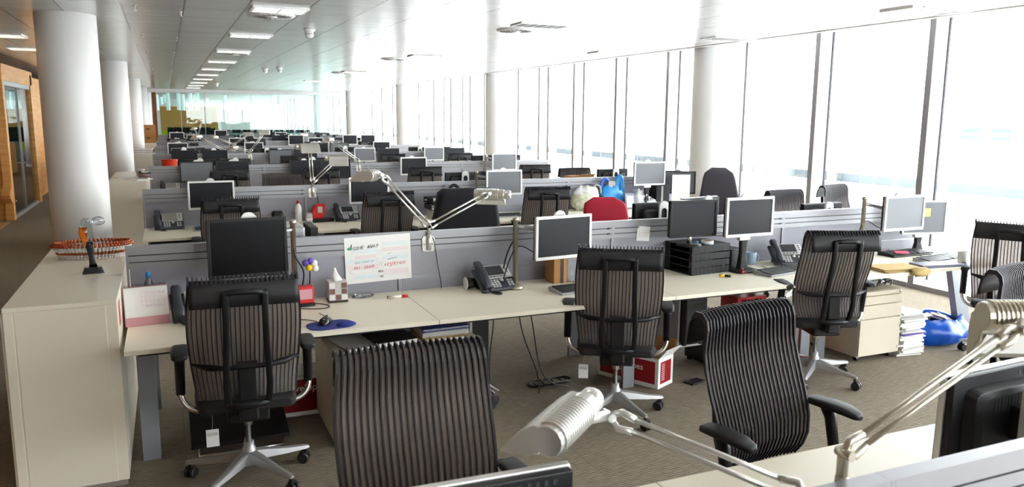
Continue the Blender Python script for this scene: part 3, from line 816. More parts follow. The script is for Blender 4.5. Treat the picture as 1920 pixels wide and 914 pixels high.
# window-end desk of the second bench, with its splayed end leg
t = thing('desk', 'cream desk at the window end of the second bench with splayed silver leg', 'desk', (XL + 3 * DW, YP[1] - 0.815, 0), 0, 'desks of the second bench')
m = MB(); m.prism([(0.002, 0), (1.45, 0.03), (1.75, 0.8), (0.002, 0.8)], 0.705, 0.73, 'z'); m.build('desktop', 'cream_laminate', t, 0.002)
m = MB(); m.box(0.035, 0.125, 0.40, 0.43, 0, 0.69); m.build('leg', 'leg_grey', t, 0.003)
m = MB(); m.add([(1.40, 0.36, 0.70), (1.52, 0.36, 0.70), (1.52, 0.42, 0.70), (1.40, 0.42, 0.70), (1.62, 0.36, 0), (1.78, 0.36, 0), (1.78, 0.42, 0), (1.62, 0.42, 0)], [(0, 1, 2, 3), (7, 6, 5, 4), (4, 5, 1, 0), (5, 6, 2, 1), (6, 7, 3, 2), (7, 4, 0, 3)]); m.build('leg', 'leg_grey', t, 0.003)
m = MB(); m.box(0.03, 1.45, 0.50, 0.56, 0.655, 0.70); m.build('beam', 'silver_paint', t)
m = MB(); m.box(0.06, 1.3, 0.69, 0.78, 0.60, 0.612); m.build('cable_tray', 'black_plastic', t)

# ---------------------------------------------------------------- monitors
def arch_plate(m, ro, ri, zt, y0, y1, z0=0.012):
    out = [(-ro, z0)] + [(-ro * math.cos(PI * q / 14), zt - ro + ro * math.sin(PI * q / 14)) for q in range(15)] + [(ro, z0)]
    inn = [(-ri, z0)] + [(-ri * math.cos(PI * q / 14), zt - ro - 0.035 + ri * math.sin(PI * q / 14)) for q in range(15)] + [(ri, z0)]
    n = len(out)
    vs = [(x, y, z) for y in (y0, y1) for L_ in (out, inn) for x, z in L_]
    fs = []
    for k in range(n - 1):
        fs += [(k, k + 1, n + k + 1, n + k), (2 * n + k, 3 * n + k, 3 * n + k + 1, 2 * n + k + 1), (k, 2 * n + k, 2 * n + k + 1, k + 1), (n + k, n + k + 1, 3 * n + k + 1, 3 * n + k)]
    fs += [(0, n, 3 * n, 2 * n), (n - 1, 3 * n - 1, 4 * n - 1, 2 * n - 1)]
    m.add(vs, fs)
def mk_monitor(W, H, zc, bezel, scr, mount, bw=0.016, name='monitor'):
    """local: screen faces -y, origin on the desk below the screen"""
    def f():
        t = thing(name, '', 'monitor')
        m = MB()
        x0, x1, z0, z1 = -W / 2, W / 2, zc - H / 2, zc + H / 2
        m.box(x0, x1, -0.02, 0.0, z0, z0 + bw * 1.25); m.box(x0, x1, -0.02, 0.0, z1 - bw, z1)
        m.box(x0, x0 + bw, -0.02, 0.0, z0 + bw * 1.25, z1 - bw); m.box(x1 - bw, x1, -0.02, 0.0, z0 + bw * 1.25, z1 - bw)
        m.build('bezel', bezel, t, 0.0025)
        m = MB(); m.box(x0 + bw, x1 - bw, -0.015, 0.0, z0 + bw * 1.25, z1 - bw); m.build('display', scr, t)
        m = MB(); m.box(x0 + 0.004, x1 - 0.004, 0.0, 0.022, z0 + 0.004, z1 - 0.004)
        rr = []
        for sc_, y in ((0.80, 0.022), (0.74, 0.05), (0.62, 0.055)):
            rr.append([(p[0], y, zc - 0.01 + p[1]) for p in rrect(W * sc_, H * sc_, 0.03, 3)])
        m.loft(rr, True, False)
        bk = m.build('rear_housing', 'black_plastic', t, 0.003)
        m = MB()
        for j in range(16): m.box(-W * 0.24 + j * W * 0.03, -W * 0.24 + j * W * 0.03 + 0.005, 0.052, 0.0565, zc + H * 0.12, zc + H * 0.26)
        m.build('vent_slots', 'groove_black', bk)
        if mount in ('armL', 'armR', 'stand') and name == 'monitor':
            m = MB(); m.prism([(0.045 * math.cos(PI * q / 14) + 0.02, z1 - 0.022 + 0.045 * math.sin(PI * q / 14)) for q in range(15)] + [(-0.025, zc), (0.065, zc)], 0.062, 0.078); m.build('mount_cap', 'silver_bezel', t)
        if mount == 'arch':
            m = MB()
            rings_o, zt = [], zc + H / 2 + 0.02
            hw, th = 0.045, 0.014
            pts = [(-hw + th / 2, 0.085, 0.012)] + [((hw - th / 2) * -math.cos(PI * q / 12), 0.085, zt - hw + (hw - th / 2) * math.sin(PI * q / 12)) for q in range(13)] + [(hw - th / 2, 0.085, 0.012)]
            rr = [[(p[0] + q[0] * (1), p[1] + q[1], p[2]) for q in rrect(th, 0.026, 0.004, 2)] for p in pts]
            arch_plate(m, hw, 0.026, zt, 0.078, 0.096)
            ar = m.build('arch_stand', 'silver_bezel', t)
            m = MB(); m.box(-hw + 0.012, hw - 0.012, 0.078, 0.086, 0.05, zt - hw); m.build('stand_plate', 'black_plastic', ar)
            m = MB(); m.box(-0.03, 0.03, 0.05, 0.09, zc - 0.03, zc + 0.03); m.build('mount', 'black_plastic', ar, 0.005)
            m = MB(); m.loft([rrect(0.24, 0.17, 0.05, 5, 0.0, 0, 0.06), rrect(0.24, 0.17, 0.05, 5, 0.008, 0, 0.06), rrect(0.22, 0.15, 0.05, 5, 0.014, 0, 0.06)], True, False); m.build('stand_foot', 'silver_bezel', ar)
        elif mount == 'stand':
            m = MB(); m.box(-0.05, 0.05, 0.025, 0.06, z0 - 0.035, zc + 0.02); nk = m.build('stand_head', bezel, t, 0.006)
            m = MB(); m.loft([rrect(0.085, 0.05, 0.012, 3, 0.01, 0, 0.045), rrect(0.055, 0.035, 0.012, 3, z0 * 0.5, 0, 0.048), rrect(0.07, 0.03, 0.012, 3, z0 - 0.03, 0, 0.045)], True, False); m.build('stand_neck', 'black_plastic', nk)
            m = MB(); m.loft([rrect(0.23, 0.18, 0.06, 5, 0.0, 0, 0.03), rrect(0.23, 0.18, 0.06, 5, 0.01, 0, 0.03), rrect(0.19, 0.14, 0.05, 5, 0.016, 0, 0.03)], True, False); m.build('stand_foot', 'black_plastic', nk)
        elif mount == 'short':
            m = MB(); m.tube([(0, 0.03, 0.01), (0, 0.03, z0 + 0.03)], 0.018, 10); nk = m.build('stand_neck', 'polished_metal', t)
            m = MB(); m.lathe([(0.0, 0.0), (0.09, 0.0), (0.085, 0.012), (0.0, 0.016)], 24, (0, 0.03, 0)); m.build('stand_foot', 'black_plastic', nk)
        elif mount.startswith('arm'):
            px = {'armL': -W / 2 - 0.06, 'armR': W / 2 + 0.06, 'armC': 0.02}[mount]
            m = MB(); m.lathe([(0.0, 0.0), (0.055, 0.0), (0.055, 0.012), (0.035, 0.028), (0.02, 0.036), (0.0, 0.036)], 20, (px, 0.14, 0)); m.lathe([(0.016, 0.03), (0.016, zc + 0.10), (0.019, zc + 0.10), (0.019, zc + 0.125), (0.0, zc + 0.13)], 14, (px, 0.14, 0)); pl = m.build('arm_pole', 'brass_dull', t)
            m = MB(); m.tube([(px, 0.14, zc + 0.07), (px * 0.55, 0.16, zc + 0.05), (0, 0.10, zc + 0.01), (0, 0.05, zc)], 0.016, 8); m.build('arm_link', 'silver_paint', pl)
            m = MB(); m.box(-0.04, 0.04, 0.05, 0.062, zc - 0.05, zc + 0.05); m.build('mount_plate', 'charcoal_plastic', pl)
            m = MB(); m.tube(bez([(-0.03, 0.06, zc - H * 0.3), (px * 0.6, 0.13, 0.12), (px * 0.9, 0.10, zc + 0.05), (px, 0.155, zc - 0.02), (px - 0.05, 0.13, 0.2), (px - 0.1, 0.16, 0.006)], 20), 0.004, 6); m.build('cable', 'cable_black', pl)
        return t
    return f
M_BLACK = Kit(mk_monitor(0.425, 0.335, 0.385, 'black_plastic', 'lcd_black', 'armR', 0.017))
M_SILV = Kit(mk_monitor(0.435, 0.285, 0.345, 'silver_bezel', 'lcd_slate', 'armL', 0.017))
M_SILV43 = Kit(mk_monitor(0.43, 0.29, 0.41, 'silver_bezel', 'lcd_slate', 'stand', 0.018))
M_GREY = Kit(mk_monitor(0.44, 0.285, 0.375, 'silver_bezel', 'lcd_window_reflect', 'armL', 0.018))
M_ARCH = Kit(mk_monitor(0.45, 0.29, 0.31, 'black_plastic', 'lcd_slate', 'arch', 0.016))
M_ARCHG = Kit(mk_monitor(0.45, 0.29, 0.31, 'charcoal_plastic', 'lcd_window_reflect', 'arch', 0.014))
M_ARCHS = Kit(mk_monitor(0.43, 0.28, 0.335, 'silver_bezel', 'lcd_slate', 'arch', 0.017))
M_ARCHSG = Kit(mk_monitor(0.43, 0.28, 0.335, 'silver_bezel', 'lcd_window_reflect', 'arch', 0.017))

# ---------------------------------------------------------------- phone, keyboard, mouse, lamp, pedestal, mug
def mk_phone(lcd='phone_lcd_dark'):
    def f():
        t = thing('desk_phone', '', 'phone')
        # body: tilted slab on a rear foot; faces -y
        m = MB(); m.prism([(-0.10, 0.004), (-0.10, 0.022), (0.045, 0.135), (0.062, 0.130), (0.062, 0.118), (-0.085, 0.0)], -0.135, 0.135, 'x'); body = m.build('body', 'phone_slate', t, 0.006)
        m = MB(); m.prism([(0.02, 0.0), (0.075, 0.0), (0.058, 0.12), (0.048, 0.12)], -0.09, 0.09, 'x'); m.build('foot_stand', 'black_plastic', body, 0.003)
        A = math.atan2(0.113, 0.145)
        def face(m, u0, u1, x0, x1, h0, h1):
            m.m = Matrix.Translation((0, -0.10, 0.022)) @ Matrix.Rotation(A, 4, 'X'); m.box(x0, x1, u0, u1, h0, h1); m.m = Matrix.Identity(4)
        m = MB(); face(m, 0.085, 0.195, -0.062, 0.125, -0.004, 0.010); bz = m.build('display_bezel', 'phone_silver', t, 0.005)
        m = MB(); face(m, 0.108, 0.185, -0.048, 0.075, 0.0105, 0.0125); m.build('display', lcd, bz)
        m = MB()
        for j in range(5): face(m, 0.092, 0.099, -0.045 + j * 0.026, -0.028 + j * 0.026, 0.010, 0.013)
        for j in range(3): face(m, 0.125 + j * 0.02, 0.133 + j * 0.02, 0.095, 0.107, 0.010, 0.013)
        m.build('soft_keys', 'key_dark', bz)
        m = MB()
        for j in range(4):
            for q in range(3): face(m, 0.012 + j * 0.017, 0.023 + j * 0.017, -0.05 + q * 0.022, -0.035 + q * 0.022, 0.0, 0.006)
        for j in range(3):
            for q in range(2): face(m, 0.015 + j * 0.02, 0.027 + j * 0.02, 0.07 + q * 0.024, 0.086 + q * 0.024, 0.0, 0.006)
        m.build('keypad', 'phone_silver', t)
        m = MB(); m.m = Matrix.Translation((0.035, -0.045, 0.068)) @ Matrix.Rotation(A, 4, 'X'); m.lathe([(0.0, 0.006), (0.013, 0.006), (0.016, 0.0)], 18); m.lathe([(0.007, 0.008), (0.0, 0.009)], 12); m.build('navigation_ring', 'phone_silver', t)
        # handset on the left
        m = MB(); m.m = Matrix.Translation((-0.10, -0.10, 0.03)) @ Matrix.Rotation(A, 4, 'X')
        rings = []
        for u, hw, th, h in ((-0.012, 0.018, 0.02, 0.018), (0.0, 0.027, 0.038, 0.022), (0.045, 0.028, 0.04, 0.026), (0.06, 0.021, 0.026, 0.038), (0.11, 0.019, 0.024, 0.042), (0.145, 0.021, 0.026, 0.038), (0.16, 0.028, 0.04, 0.028), (0.20, 0.027, 0.04, 0.024), (0.215, 0.018, 0.02, 0.02)):
            rings.append([(p[0], u, h + p[1]) for p in rrect(2 * hw, th, th * 0.42, 3)])
        m.loft(rings); m.build('handset', 'phone_slate', t)
        m = MB()
        pts = bez([(-0.10, -0.115, 0.03), (-0.12, -0.19, 0.005), (-0.03, -0.22, 0.004), (0.0, -0.16, 0.01), (-0.05, -0.13, 0.008), (-0.09, -0.06, 0.006)], 40)
        pts = [(p[0], p[1], max(p[2], 0.006)) for p in pts]
        m.tube(pts, 0.0055, 6); m.build('cord', 'cable_black', t)
        return t
    return f
PH = Kit(mk_phone()); PHL = Kit(mk_phone('phone_lcd'))
def mk_keyboard(deck, keys):
    def f():
        t = thing('keyboard', '', 'keyboard')
        m = MB(); m.prism([(-0.085, 0.0), (-0.085, 0.012), (0.075, 0.030), (0.080, 0.026), (0.080, 0.0)], -0.225, 0.225, 'x'); m.build('case', deck, t, 0.004)
        A = math.atan2(0.018, 0.16)
        m = MB(); m.m = Matrix.Translation((0, -0.085, 0.012)) @ Matrix.Rotation(A, 4, 'X')
        for r in range(6):
            v = 0.014 + r * 0.0215 + (0.006 if r == 5 else 0)
            x = -0.212
            row = [0.0165] * 15 if r not in (0,) else [0.023, 0.02, 0.02, 0.105, 0.02, 0.02, 0.023, 0.02]
            for wk in row:
                m.box(x, x + wk, v, v + 0.0165, 0, 0.0075); x += wk + 0.0033
            for q in range(3): m.box(0.092 + q * 0.0185, 0.092 + q * 0.0185 + 0.0155, v, v + 0.0165, 0, 0.0075)
            for q in range(4): m.box(0.152 + q * 0.0165, 0.152 + q * 0.0165 + 0.014, v, v + 0.0165, 0, 0.0075)
        m.build('keys', keys, t)
        m = MB(); m.tube(bez([(0.0, 0.08, 0.015), (0.0, 0.16, 0.004), (0.06, 0.19, 0.004), (0.08, 0.24, 0.004)], 12), 0.0025, 6); m.build('cable', 'cable_black', t)
        return t
    return f
KB = Kit(mk_keyboard('key_deck', 'key_dark')); KBB = Kit(mk_keyboard('black_plastic', 'key_dark'))
def mk_mouse():
    t = thing('computer_mouse', '', 'mouse')
    rings = []
    for y, hw, h in ((-0.058, 0.012, 0.012), (-0.052, 0.024, 0.022), (-0.02, 0.031, 0.036), (0.015, 0.030, 0.036), (0.045, 0.027, 0.024), (0.056, 0.016, 0.012)):
        rings.append([(hw * math.cos(a), y, max(0.0, h * math.sin(a))) for a in [PI * k / 10 for k in range(11)]])
    m = MB(); m.loft(rings, True, True); m.build('shell', 'black_gloss', t)
    m = MB(); m.box(-0.0035, 0.0035, 0.018, 0.036, 0.030, 0.037); m.build('wheel', 'charcoal_plastic', t)
    m = MB(); m.tube(bez([(0, 0.056, 0.006), (0.0, 0.12, 0.003), (-0.06, 0.13, 0.003), (-0.1, 0.2, 0.003)], 12), 0.0022, 6); m.build('cable', 'cable_black', t)
    return t
MS = Kit(mk_mouse)

def lamp_head(parent, loc, rot, metal):
    """extruded teardrop shade with a ribbed tube; local x along the tube, lip towards -y"""
    R = 0.034; L = 0.20
    prof = []
    for k in range(13):
        a = -0.75 * PI + k * (1.40 * PI) / 12      # around the tube
        prof.append((R * math.cos(a), R * math.sin(a)))
    prof += [(-0.028, 0.034), (-0.062, 0.016), (-0.095, -0.008), (-0.118, -0.028), (-0.116, -0.033), (-0.05, -0.034)]
    m = MB(); m.prism([(p[0], p[1]) for p in prof], -L / 2, L / 2, 'x')
    hd = m.build('lamp_head', metal, parent, 0.002)
    hd.location = loc; hd.rotation_euler = rot
    m = MB()
    for k in range(14):
        x = -0.062 + k * 0.0108
        m.loft([[(x + dx, R * s_ * math.cos(a), R * s_ * math.sin(a)) for a in [-0.4 * PI + 1.05 * PI * q / 12 for q in range(13)]] for dx, s_ in ((0, 0.99), (0.0012, 1.15), (0.0048, 1.15), (0.006, 0.99))], False, False, closed=False)
    m.build('cooling_ribs', metal, hd)
    m = MB(); m.xf((0, 0, 0), ry=PI / 2); m.lathe([(0.0, -L / 2), (0.030, -L / 2), (0.030, -L / 2 - 0.035), (0.026, -L / 2 - 0.045), (0.0, -L / 2 - 0.045)], 20); m.build('end_cap', metal, hd)
    m = MB(); m.box(-L / 2 + 0.01, L / 2 - 0.01, -0.098, -0.03, -0.035, -0.032); m.build('reflector', 'lamp_white', hd)
    return hd
def twin_lamp(label, base, arms, group='desk lamps clamped to the partitions', metal='lamp_metal', front=-1):
    """base = point on the partition rail; arms = [(head xyz, head rot)]"""
    bx, by, bz = base
    t = thing('desk_lamp', label, 'lamp', base, 0, group)
    yo = front * 0.026
    m = MB(); m.loft([[(p[0], yo + q, p[1] - 0.03) for p in rrect(0.085, 0.10, 0.018, 4)] for q in (-0.005, 0.005)], True, False); cl = m.build('clamp_plate', metal, t)
    m = MB(); m.tube([(0, yo + front * 0.016, -0.07), (0, yo + front * 0.016, 0.035)], 0.014, 12)
    for s in (-1, 1): m.lathe([(0.0, 0.0), (0.008, 0.0), (0.008, 0.01), (0, 0.01)], 10, (s * 0.028, yo + front * 0.012, -0.035))
    m.build('clamp_socket', metal, cl)
    m = MB(); m.tube([(0, yo + front * 0.016, 0.03), (0, yo + front * 0.016, 0.075), (0, yo + front * 0.010, 0.09)], [0.012, 0.012, 0.02], 12); m.build('post', metal, t)
    pv = Vector((0, yo + front * 0.012, 0.085))
    for i, (hp, rot, hc) in enumerate([a if len(a) == 3 else (a[0], a[1], a[0]) for a in arms]):
        h = Vector(hp) - Vector(base)
        d = (h - pv); dn = d.normalized()
        side = dn.cross(Vector((0, 1, 0))).normalized()
        if side.z < 0: side = -side
        m = MB()
        for s in (-1, 1):
            o_ = side * 0.014 * s
            m.tube([pv + dn * 0.05 + o_, h - dn * 0.06 + o_], 0.0062, 8)
        ar = m.build('arm_rods', metal, t)
        m = MB()
        for s in (-1, 1):
            o_ = side * 0.014 * s
            m.tube([pv, pv + dn * 0.02 + o_ * 1.5, pv + dn * 0.055 + o_], 0.009, 8)
        m.build('lower_knuckle', metal, ar)
        m = MB()
        for s in (-1, 1):
            o_ = side * 0.014 * s
            m.tube([h - dn * 0.065 + o_, h - dn * 0.03 + o_ * 1.4, h], 0.009, 8)
        if hc != hp: m.tube([h, h.lerp(Vector(hc) - Vector(base), 0.8)], 0.013, 8)
        m.build('upper_knuckle', metal, ar)
        m = MB(); m.tube([pv + Vector((0, -0.02, 0)), pv + Vector((0, 0.02, 0))], 0.011, 10); m.build('pivot_pin', metal, ar)
        m = MB(); m.tube([h + Vector((0, -0.02, 0)), h + Vector((0, 0.02, 0))], 0.011, 10); m.build('pivot_pin', metal, ar)
        lamp_head(t, tuple(Vector(hc) - Vector(base)), rot, metal)
    m = MB(); m.tube(bez([(0.02, yo, 0.02), (0.06, yo + front * 0.02, -0.03), (0.03, yo + front * 0.012, -0.15), (0.09, yo + front * 0.01, -0.25), (0.085, yo + front * 0.012, -0.37)], 18), 0.003, 6); m.build('flex', 'cable_black', t)
    return t

def mk_ped():
    t = thing('drawer_pedestal', '', 'drawers')
    m = MB(); m.box(-0.215, 0.215, 0.018, 0.56, 0.04, 0.555); m.build('body', 'pedestal_cream', t, 0.004)
    for z0, z1 in ((0.05, 0.335), (0.342, 0.445), (0.452, 0.515)):
        m = MB(); m.box(-0.213, 0.213, 0, 0.018, z0, z1); m.build('drawer', 'pedestal_cream', t, 0.003)
    m = MB(); m.box(-0.213, 0.213, 0.002, 0.018, 0.522, 0.553); st = m.build('top_strip', 'pedestal_cream', t, 0.002)
    m = MB(); m.xf((0.18, 0.0, 0.538), rx=PI / 2); m.lathe([(0.0, 0.004), (0.008, 0.004), (0.010, 0.0)], 14); m.build('lock', 'polished_metal', st)
    for sx in (-1, 1):
        for y in (0.06, 0.5):
            m = MB(); m.xf((sx * 0.17, y, 0)); m.loft([[(xx, 0.02 * math.cos(2 * PI * j / 12), 0.02 + 0.02 * math.sin(2 * PI * j / 12)) for j in range(12)] for xx in (-0.012, 0.012)], True, False); m.box(-0.012, 0.012, -0.012, 0.012, 0.02, 0.042); m.build('castor', 'castor_black', t)
    return t
PED = Kit(mk_ped)

def mk_cab():
    t = thing('storage_cabinet', '', 'cabinet')
    W, D, H = 0.47, 1.88, 0.956
    m = MB(); m.box(0.0, W, 0.0, D, 0.03, H - 0.022); m.build('carcass', 'cabinet_cream', t, 0.002)
    m = MB(); m.box(-0.006, W, -0.006, D, H - 0.022, H); m.build('top_panel', 'cabinet_cream', t, 0.002)
    m = MB(); m.box(0.04, W - 0.05, -0.004, 0.0, 0.03, H - 0.024); m.build('end_panel', 'cabinet_cream', t, 0.0015)
    m = MB(); m.box(-0.006, 0.034, -0.006, 0.0, 0.03, H - 0.024); m.build('edge_strip', 'cabinet_cream', t, 0.0015)
    m = MB(); m.box(0.01, W - 0.01, 0.01, D - 0.01, 0, 0.03); m.build('plinth', 'cabinet_plinth_tone', t)
    for k in range(2):
        m = MB(); m.box(-0.018, 0.0, 0.008 + k * D / 2, D / 2 - 0.004 + k * D / 2, 0.04, H - 0.03); d = m.build('door', 'cabinet_cream', t, 0.002)
        m = MB(); m.box(-0.03, -0.018, D / 2 - 0.06 + k * 0.09, D / 2 - 0.04 + k * 0.09, 0.45, 0.6); m.build('handle', 'silver_paint', d, 0.003)
    return t
CB = Kit(mk_cab)
def mk_mug(mt):
    def f():
        t = thing('mug', '', 'mug')
        m = MB(); m.lathe([(0.0, 0.0), (0.033, 0.0), (0.036, 0.004), (0.041, 0.09), (0.0395, 0.092), (0.038, 0.09), (0.034, 0.01), (0.0, 0.008)], 28); m.build('cup', mt, t)
        m = MB(); m.tube([(0.037, 0, 0.075)] + [(0.037 + 0.028 * math.sin(PI * q / 10), 0, 0.047 + 0.028 * math.cos(PI * q / 10)) for q in range(1, 10)] + [(0.036, 0, 0.018)], 0.0055, 8); m.build('handle', mt, t)
        return t
    return f
MUG = Kit(mk_mug('white_ceramic')); MUGB = Kit(mk_mug('blue_ceramic'))

# =================================================================== PLACEMENT
ZD = 0.73
D2R = PI / 180
# ---- screens on the benches beyond the glass
for k in range(9):
    M_ARCH.put((2.2 + 0.46 * k, 37.2, ZD), PI, 'dark monitor on the bench beyond the glass wall, %s from the left' % ['first', 'second', 'third', 'fourth', 'fifth', 'sixth', 'seventh', 'eighth', 'ninth'][k], 'monitors beyond the glass')
# ---- chairs around the nearest bay
G1 = 'ribbed task chairs in the nearest bay'
c1 = CH.put((0.30, 4.02, 0), -2 * D2R, 'ribbed black chair seen from behind, in front of the big black aisle-end monitor', G1)
c2 = CH.put((2.50, 4.07, 0), -30 * D2R, 'ribbed black task chair seen from behind beside the envelopes carton', G1)
chair_tag(c1, -0.17, -0.06, 0.31); chair_tag(c2, -0.20, -0.05, 0.33)      # only these two carry a tag
CH.put((4.17, 4.10, 0), -18 * D2R, 'ribbed black task chair seen from behind, beside the white drawers at the window end', G1)
CH.put((0.675, 2.11, 0), PI - 2 * D2R, 'ribbed task chair, striped front to camera, at the bottom left of centre', G1)
CH.put((2.09, 2.13, 0), PI + 8 * D2R, 'ribbed task chair, curved front to camera, at the bottom right by the lamp arm', G1)
CH.put((5.87, 3.87, 0), -60 * D2R, 'ribbed task chair at the right photo edge, rear one of two, seen from behind', G1)
CH.put((3.98, 2.30, 0), PI + 10 * D2R, 'ribbed task chair at the right photo edge, front one of two, behind the lamp head', G1)

# ---- cabinets down the aisle
for j, y in enumerate((4.175, 11.75, 19.3, 26.9)):
    CB.put((-0.735, y, 0), 0, ['large cream storage cabinet in the left foreground with a trophy on it', 'cream storage cabinet behind the near column, papers and a cup on it', 'cream storage cabinet by the third column along the aisle', 'cream storage cabinet by the glass end wall with a carton on it'][j], 'storage cabinets along the aisle')
st = None

# ---- monitors, nearest bench
def mon(kit, x, y, rz, label, group=None, z=ZD): return kit.put((x, y, z), rz, label, group)
GM1 = 'monitors of the second bench, near side'
mon(M_BLACK, 0.385, 4.56, 0.02, 'big black monitor at the aisle-end desk, behind the nearest rear-facing chair', GM1)
mon(M_SILV, 2.345, 4.52, 0.12, 'silver framed wide monitor on a pole arm above the taped parcel', GM1)
K3 = Kit(mk_monitor(0.385, 0.265, 0.20, 'black_gloss', 'lcd_slate', 'short', 0.017))
mon(K3, 3.40, 4.56, -0.06, 'black monitor standing on the black letter trays', GM1, ZD + 0.214)
mon(M_SILV43, 3.87, 4.52, 0.0, 'silver framed square monitor to the right of the black letter trays', GM1)
mon(M_GREY, 5.42, 4.50, 0.0, 'silver framed monitor with a grey screen at the window end of the second bench', GM1)
K6 = Kit(mk_monitor(0.40, 0.285, 0.30, 'silver_bezel', 'lcd_window_reflect', 'stand', 0.012))
o = mon(K6, 5.86, 4.66, -0.25, 'pale grey monitor with a yellow sticky note, half hidden by the window-end screen', GM1)
m = MB(); m.box(-0.03, 0.04, -0.0225, -0.0205, 0.31, 0.38); tag(m.build('sticky_note', 'yellow_note'), 'yellow sticky note on the pale grey monitor', 'note').matrix_world = Matrix.Translation((5.86, 4.655, ZD)) @ Matrix.Rotation(-0.25, 4, 'Z')
mon(M_ARCH, 3.55, 5.22, PI, 'black monitor back with silver arch stand, behind the partition beyond the letter trays')
mon(M_ARCHS, 4.02, 5.3, PI + 0.2, 'silver monitor back just beyond the square silver monitor')
KLOW = Kit(mk_monitor(0.45, 0.29, 0.245, 'black_plastic', 'lcd_slate', 'arch', 0.016))
mon(KLOW, 5.25, 5.2, PI, 'low black monitor top showing over the partition behind the third chair')
# foreground monitors on the first bench, backs to the camera
def mk_mon_fg(label, x, y, rz, W, H, zc, kind):
    t = mk_monitor(W, H, zc, 'silver_bezel', 'lcd_slate', None or 'none', 0.016)()
    t.location = (x, y, ZD); t.rotation_euler = (0, 0, rz); t['label'] = label; t['group'] = 'foreground monitors with their backs to the camera'
    m = MB(); zt = zc + H / 2 - 0.005; hw = 0.05
    out = [(-hw, 0.012)] + [(-hw * math.cos(PI * q / 16), zt - hw + hw * math.sin(PI * q / 16)) for q in range(17)] + [(hw, 0.012)]
    inn = [(hw - 0.018, 0.05)] + [((hw - 0.018) * math.cos(PI * q / 16), zt - hw - 0.05 + (hw - 0.018) * math.sin(PI * q / 16)) for q in range(17)] + [(-hw + 0.018, 0.05)]
    n1 = len(out)
    arch_plate(m, hw, 0.030, zt, 0.088, 0.112)
    ar = m.build('arch_stand', 'silver_bezel', t)
    m = MB(); m.box(-0.04, 0.04, 0.05, 0.09, zc - 0.05, zc + 0.05); m.build('mount', 'black_plastic', ar, 0.006)
    m = MB(); m.loft([rrect(0.26, 0.19, 0.06, 5, 0.0, 0, 0.06), rrect(0.26, 0.19, 0.06, 5, 0.01, 0, 0.06), rrect(0.22, 0.15, 0.05, 5, 0.016, 0, 0.06)], True, False); m.build('stand_foot', 'silver_bezel', ar)
    m = MB()
    for j in range(8): m.box(-W * 0.40 + j * W * 0.045, -W * 0.40 + j * W * 0.045 + 0.008, 0.0215, 0.0235, zc + H * 0.40, zc + H * 0.44)
    m.build('vent_row', 'groove_black', t)
    return t
mk_mon_fg('black monitor back at the bottom edge of the photo, under the lamp head', 0.52, 1.36, PI - 0.03, 0.42, 0.27, 0.275, 0)
mk_mon_fg('black monitor back in the bottom right corner, beside the slanting lamp arm', 2.23, 1.46, PI + 0.05, 0.52, 0.31, 0.255, 1)
mk_mon_fg('second black monitor back cut off by the right edge of the photo', 2.66, 1.40, PI - 0.25, 0.42, 0.29, 0.25, 1)

# ---- monitors and chairs, benches three to nine
def X2(px, py, Y): return aty(px, py, Y)[0]
GM2 = 'monitors of the third bench'
mon(M_ARCHS, 0.38, 8.25, 0.0, 'silver framed black monitor at the aisle end of the third bench', GM2)
mon(M_ARCHS, 1.95, 8.25, 0.03, 'silver framed black monitor behind the left lamp head, third bench', GM2)
mon(M_GREY, 3.51, 8.25, 0.0, 'silver framed grey monitor on a pole, above the gold lamp head, third bench', GM2)
K43 = Kit(mk_monitor(0.45, 0.29, 0.435, 'silver_bezel', 'lcd_window_reflect', 'stand', 0.016))
mon(K43, 5.47, 8.25, 0.0, 'silver framed grey monitor beyond the red chair, by the carrier bags', GM2)
mon(M_ARCHG, 5.93, 8.3, -0.6, 'turned grey monitor half hidden beside the window-end screen of the third bench', GM2)
mon(M_ARCH, 3.25, 8.9, PI, 'black monitor top showing over the third bench partition, right of centre', GM2)
mon(M_ARCH, 3.72, 8.95, PI - 0.2, 'black monitor top just right of another, over the third bench partition', GM2)
mon(M_ARCH, 5.33, 8.9, PI, 'black monitor back with bright arch stand, over the third bench partition near the window', GM2)
GM3 = 'monitors of the fourth bench'
for kit, x, l_ in ((M_ARCHG, 0.38, 'blue-grey screen at the aisle end of the fourth bench'), (M_ARCH, 0.86, 'black screen right of the blue-grey one, fourth bench'), (M_ARCH, 1.89, 'black screen behind a chair, left of a pair in mid fourth bench'), (M_ARCH, 2.34, 'black screen, right of a pair in mid fourth bench'),
                   (M_ARCHS, 3.57, 'silver framed dark screen in mid fourth bench'), (M_GREY, 5.13, 'silver framed grey screen at the window end of the fourth bench')):
    mon(kit, x, 12.05, 0.02, l_, GM3)
for x, l_ in ((0.45, 'black monitor back beyond the aisle end of the fourth bench partition'), (2.1, 'black monitor back beyond mid fourth bench partition'), (5.03, 'black monitor back near the window beyond the fourth bench partition'), (5.5, 'grey-edged monitor back at the window end beyond the fourth bench partition'), (0.95, 'second black monitor back from the aisle beyond the fourth bench partition')):
    mon(M_ARCH, x, 12.72, PI, l_, GM3)
random.seed(5)
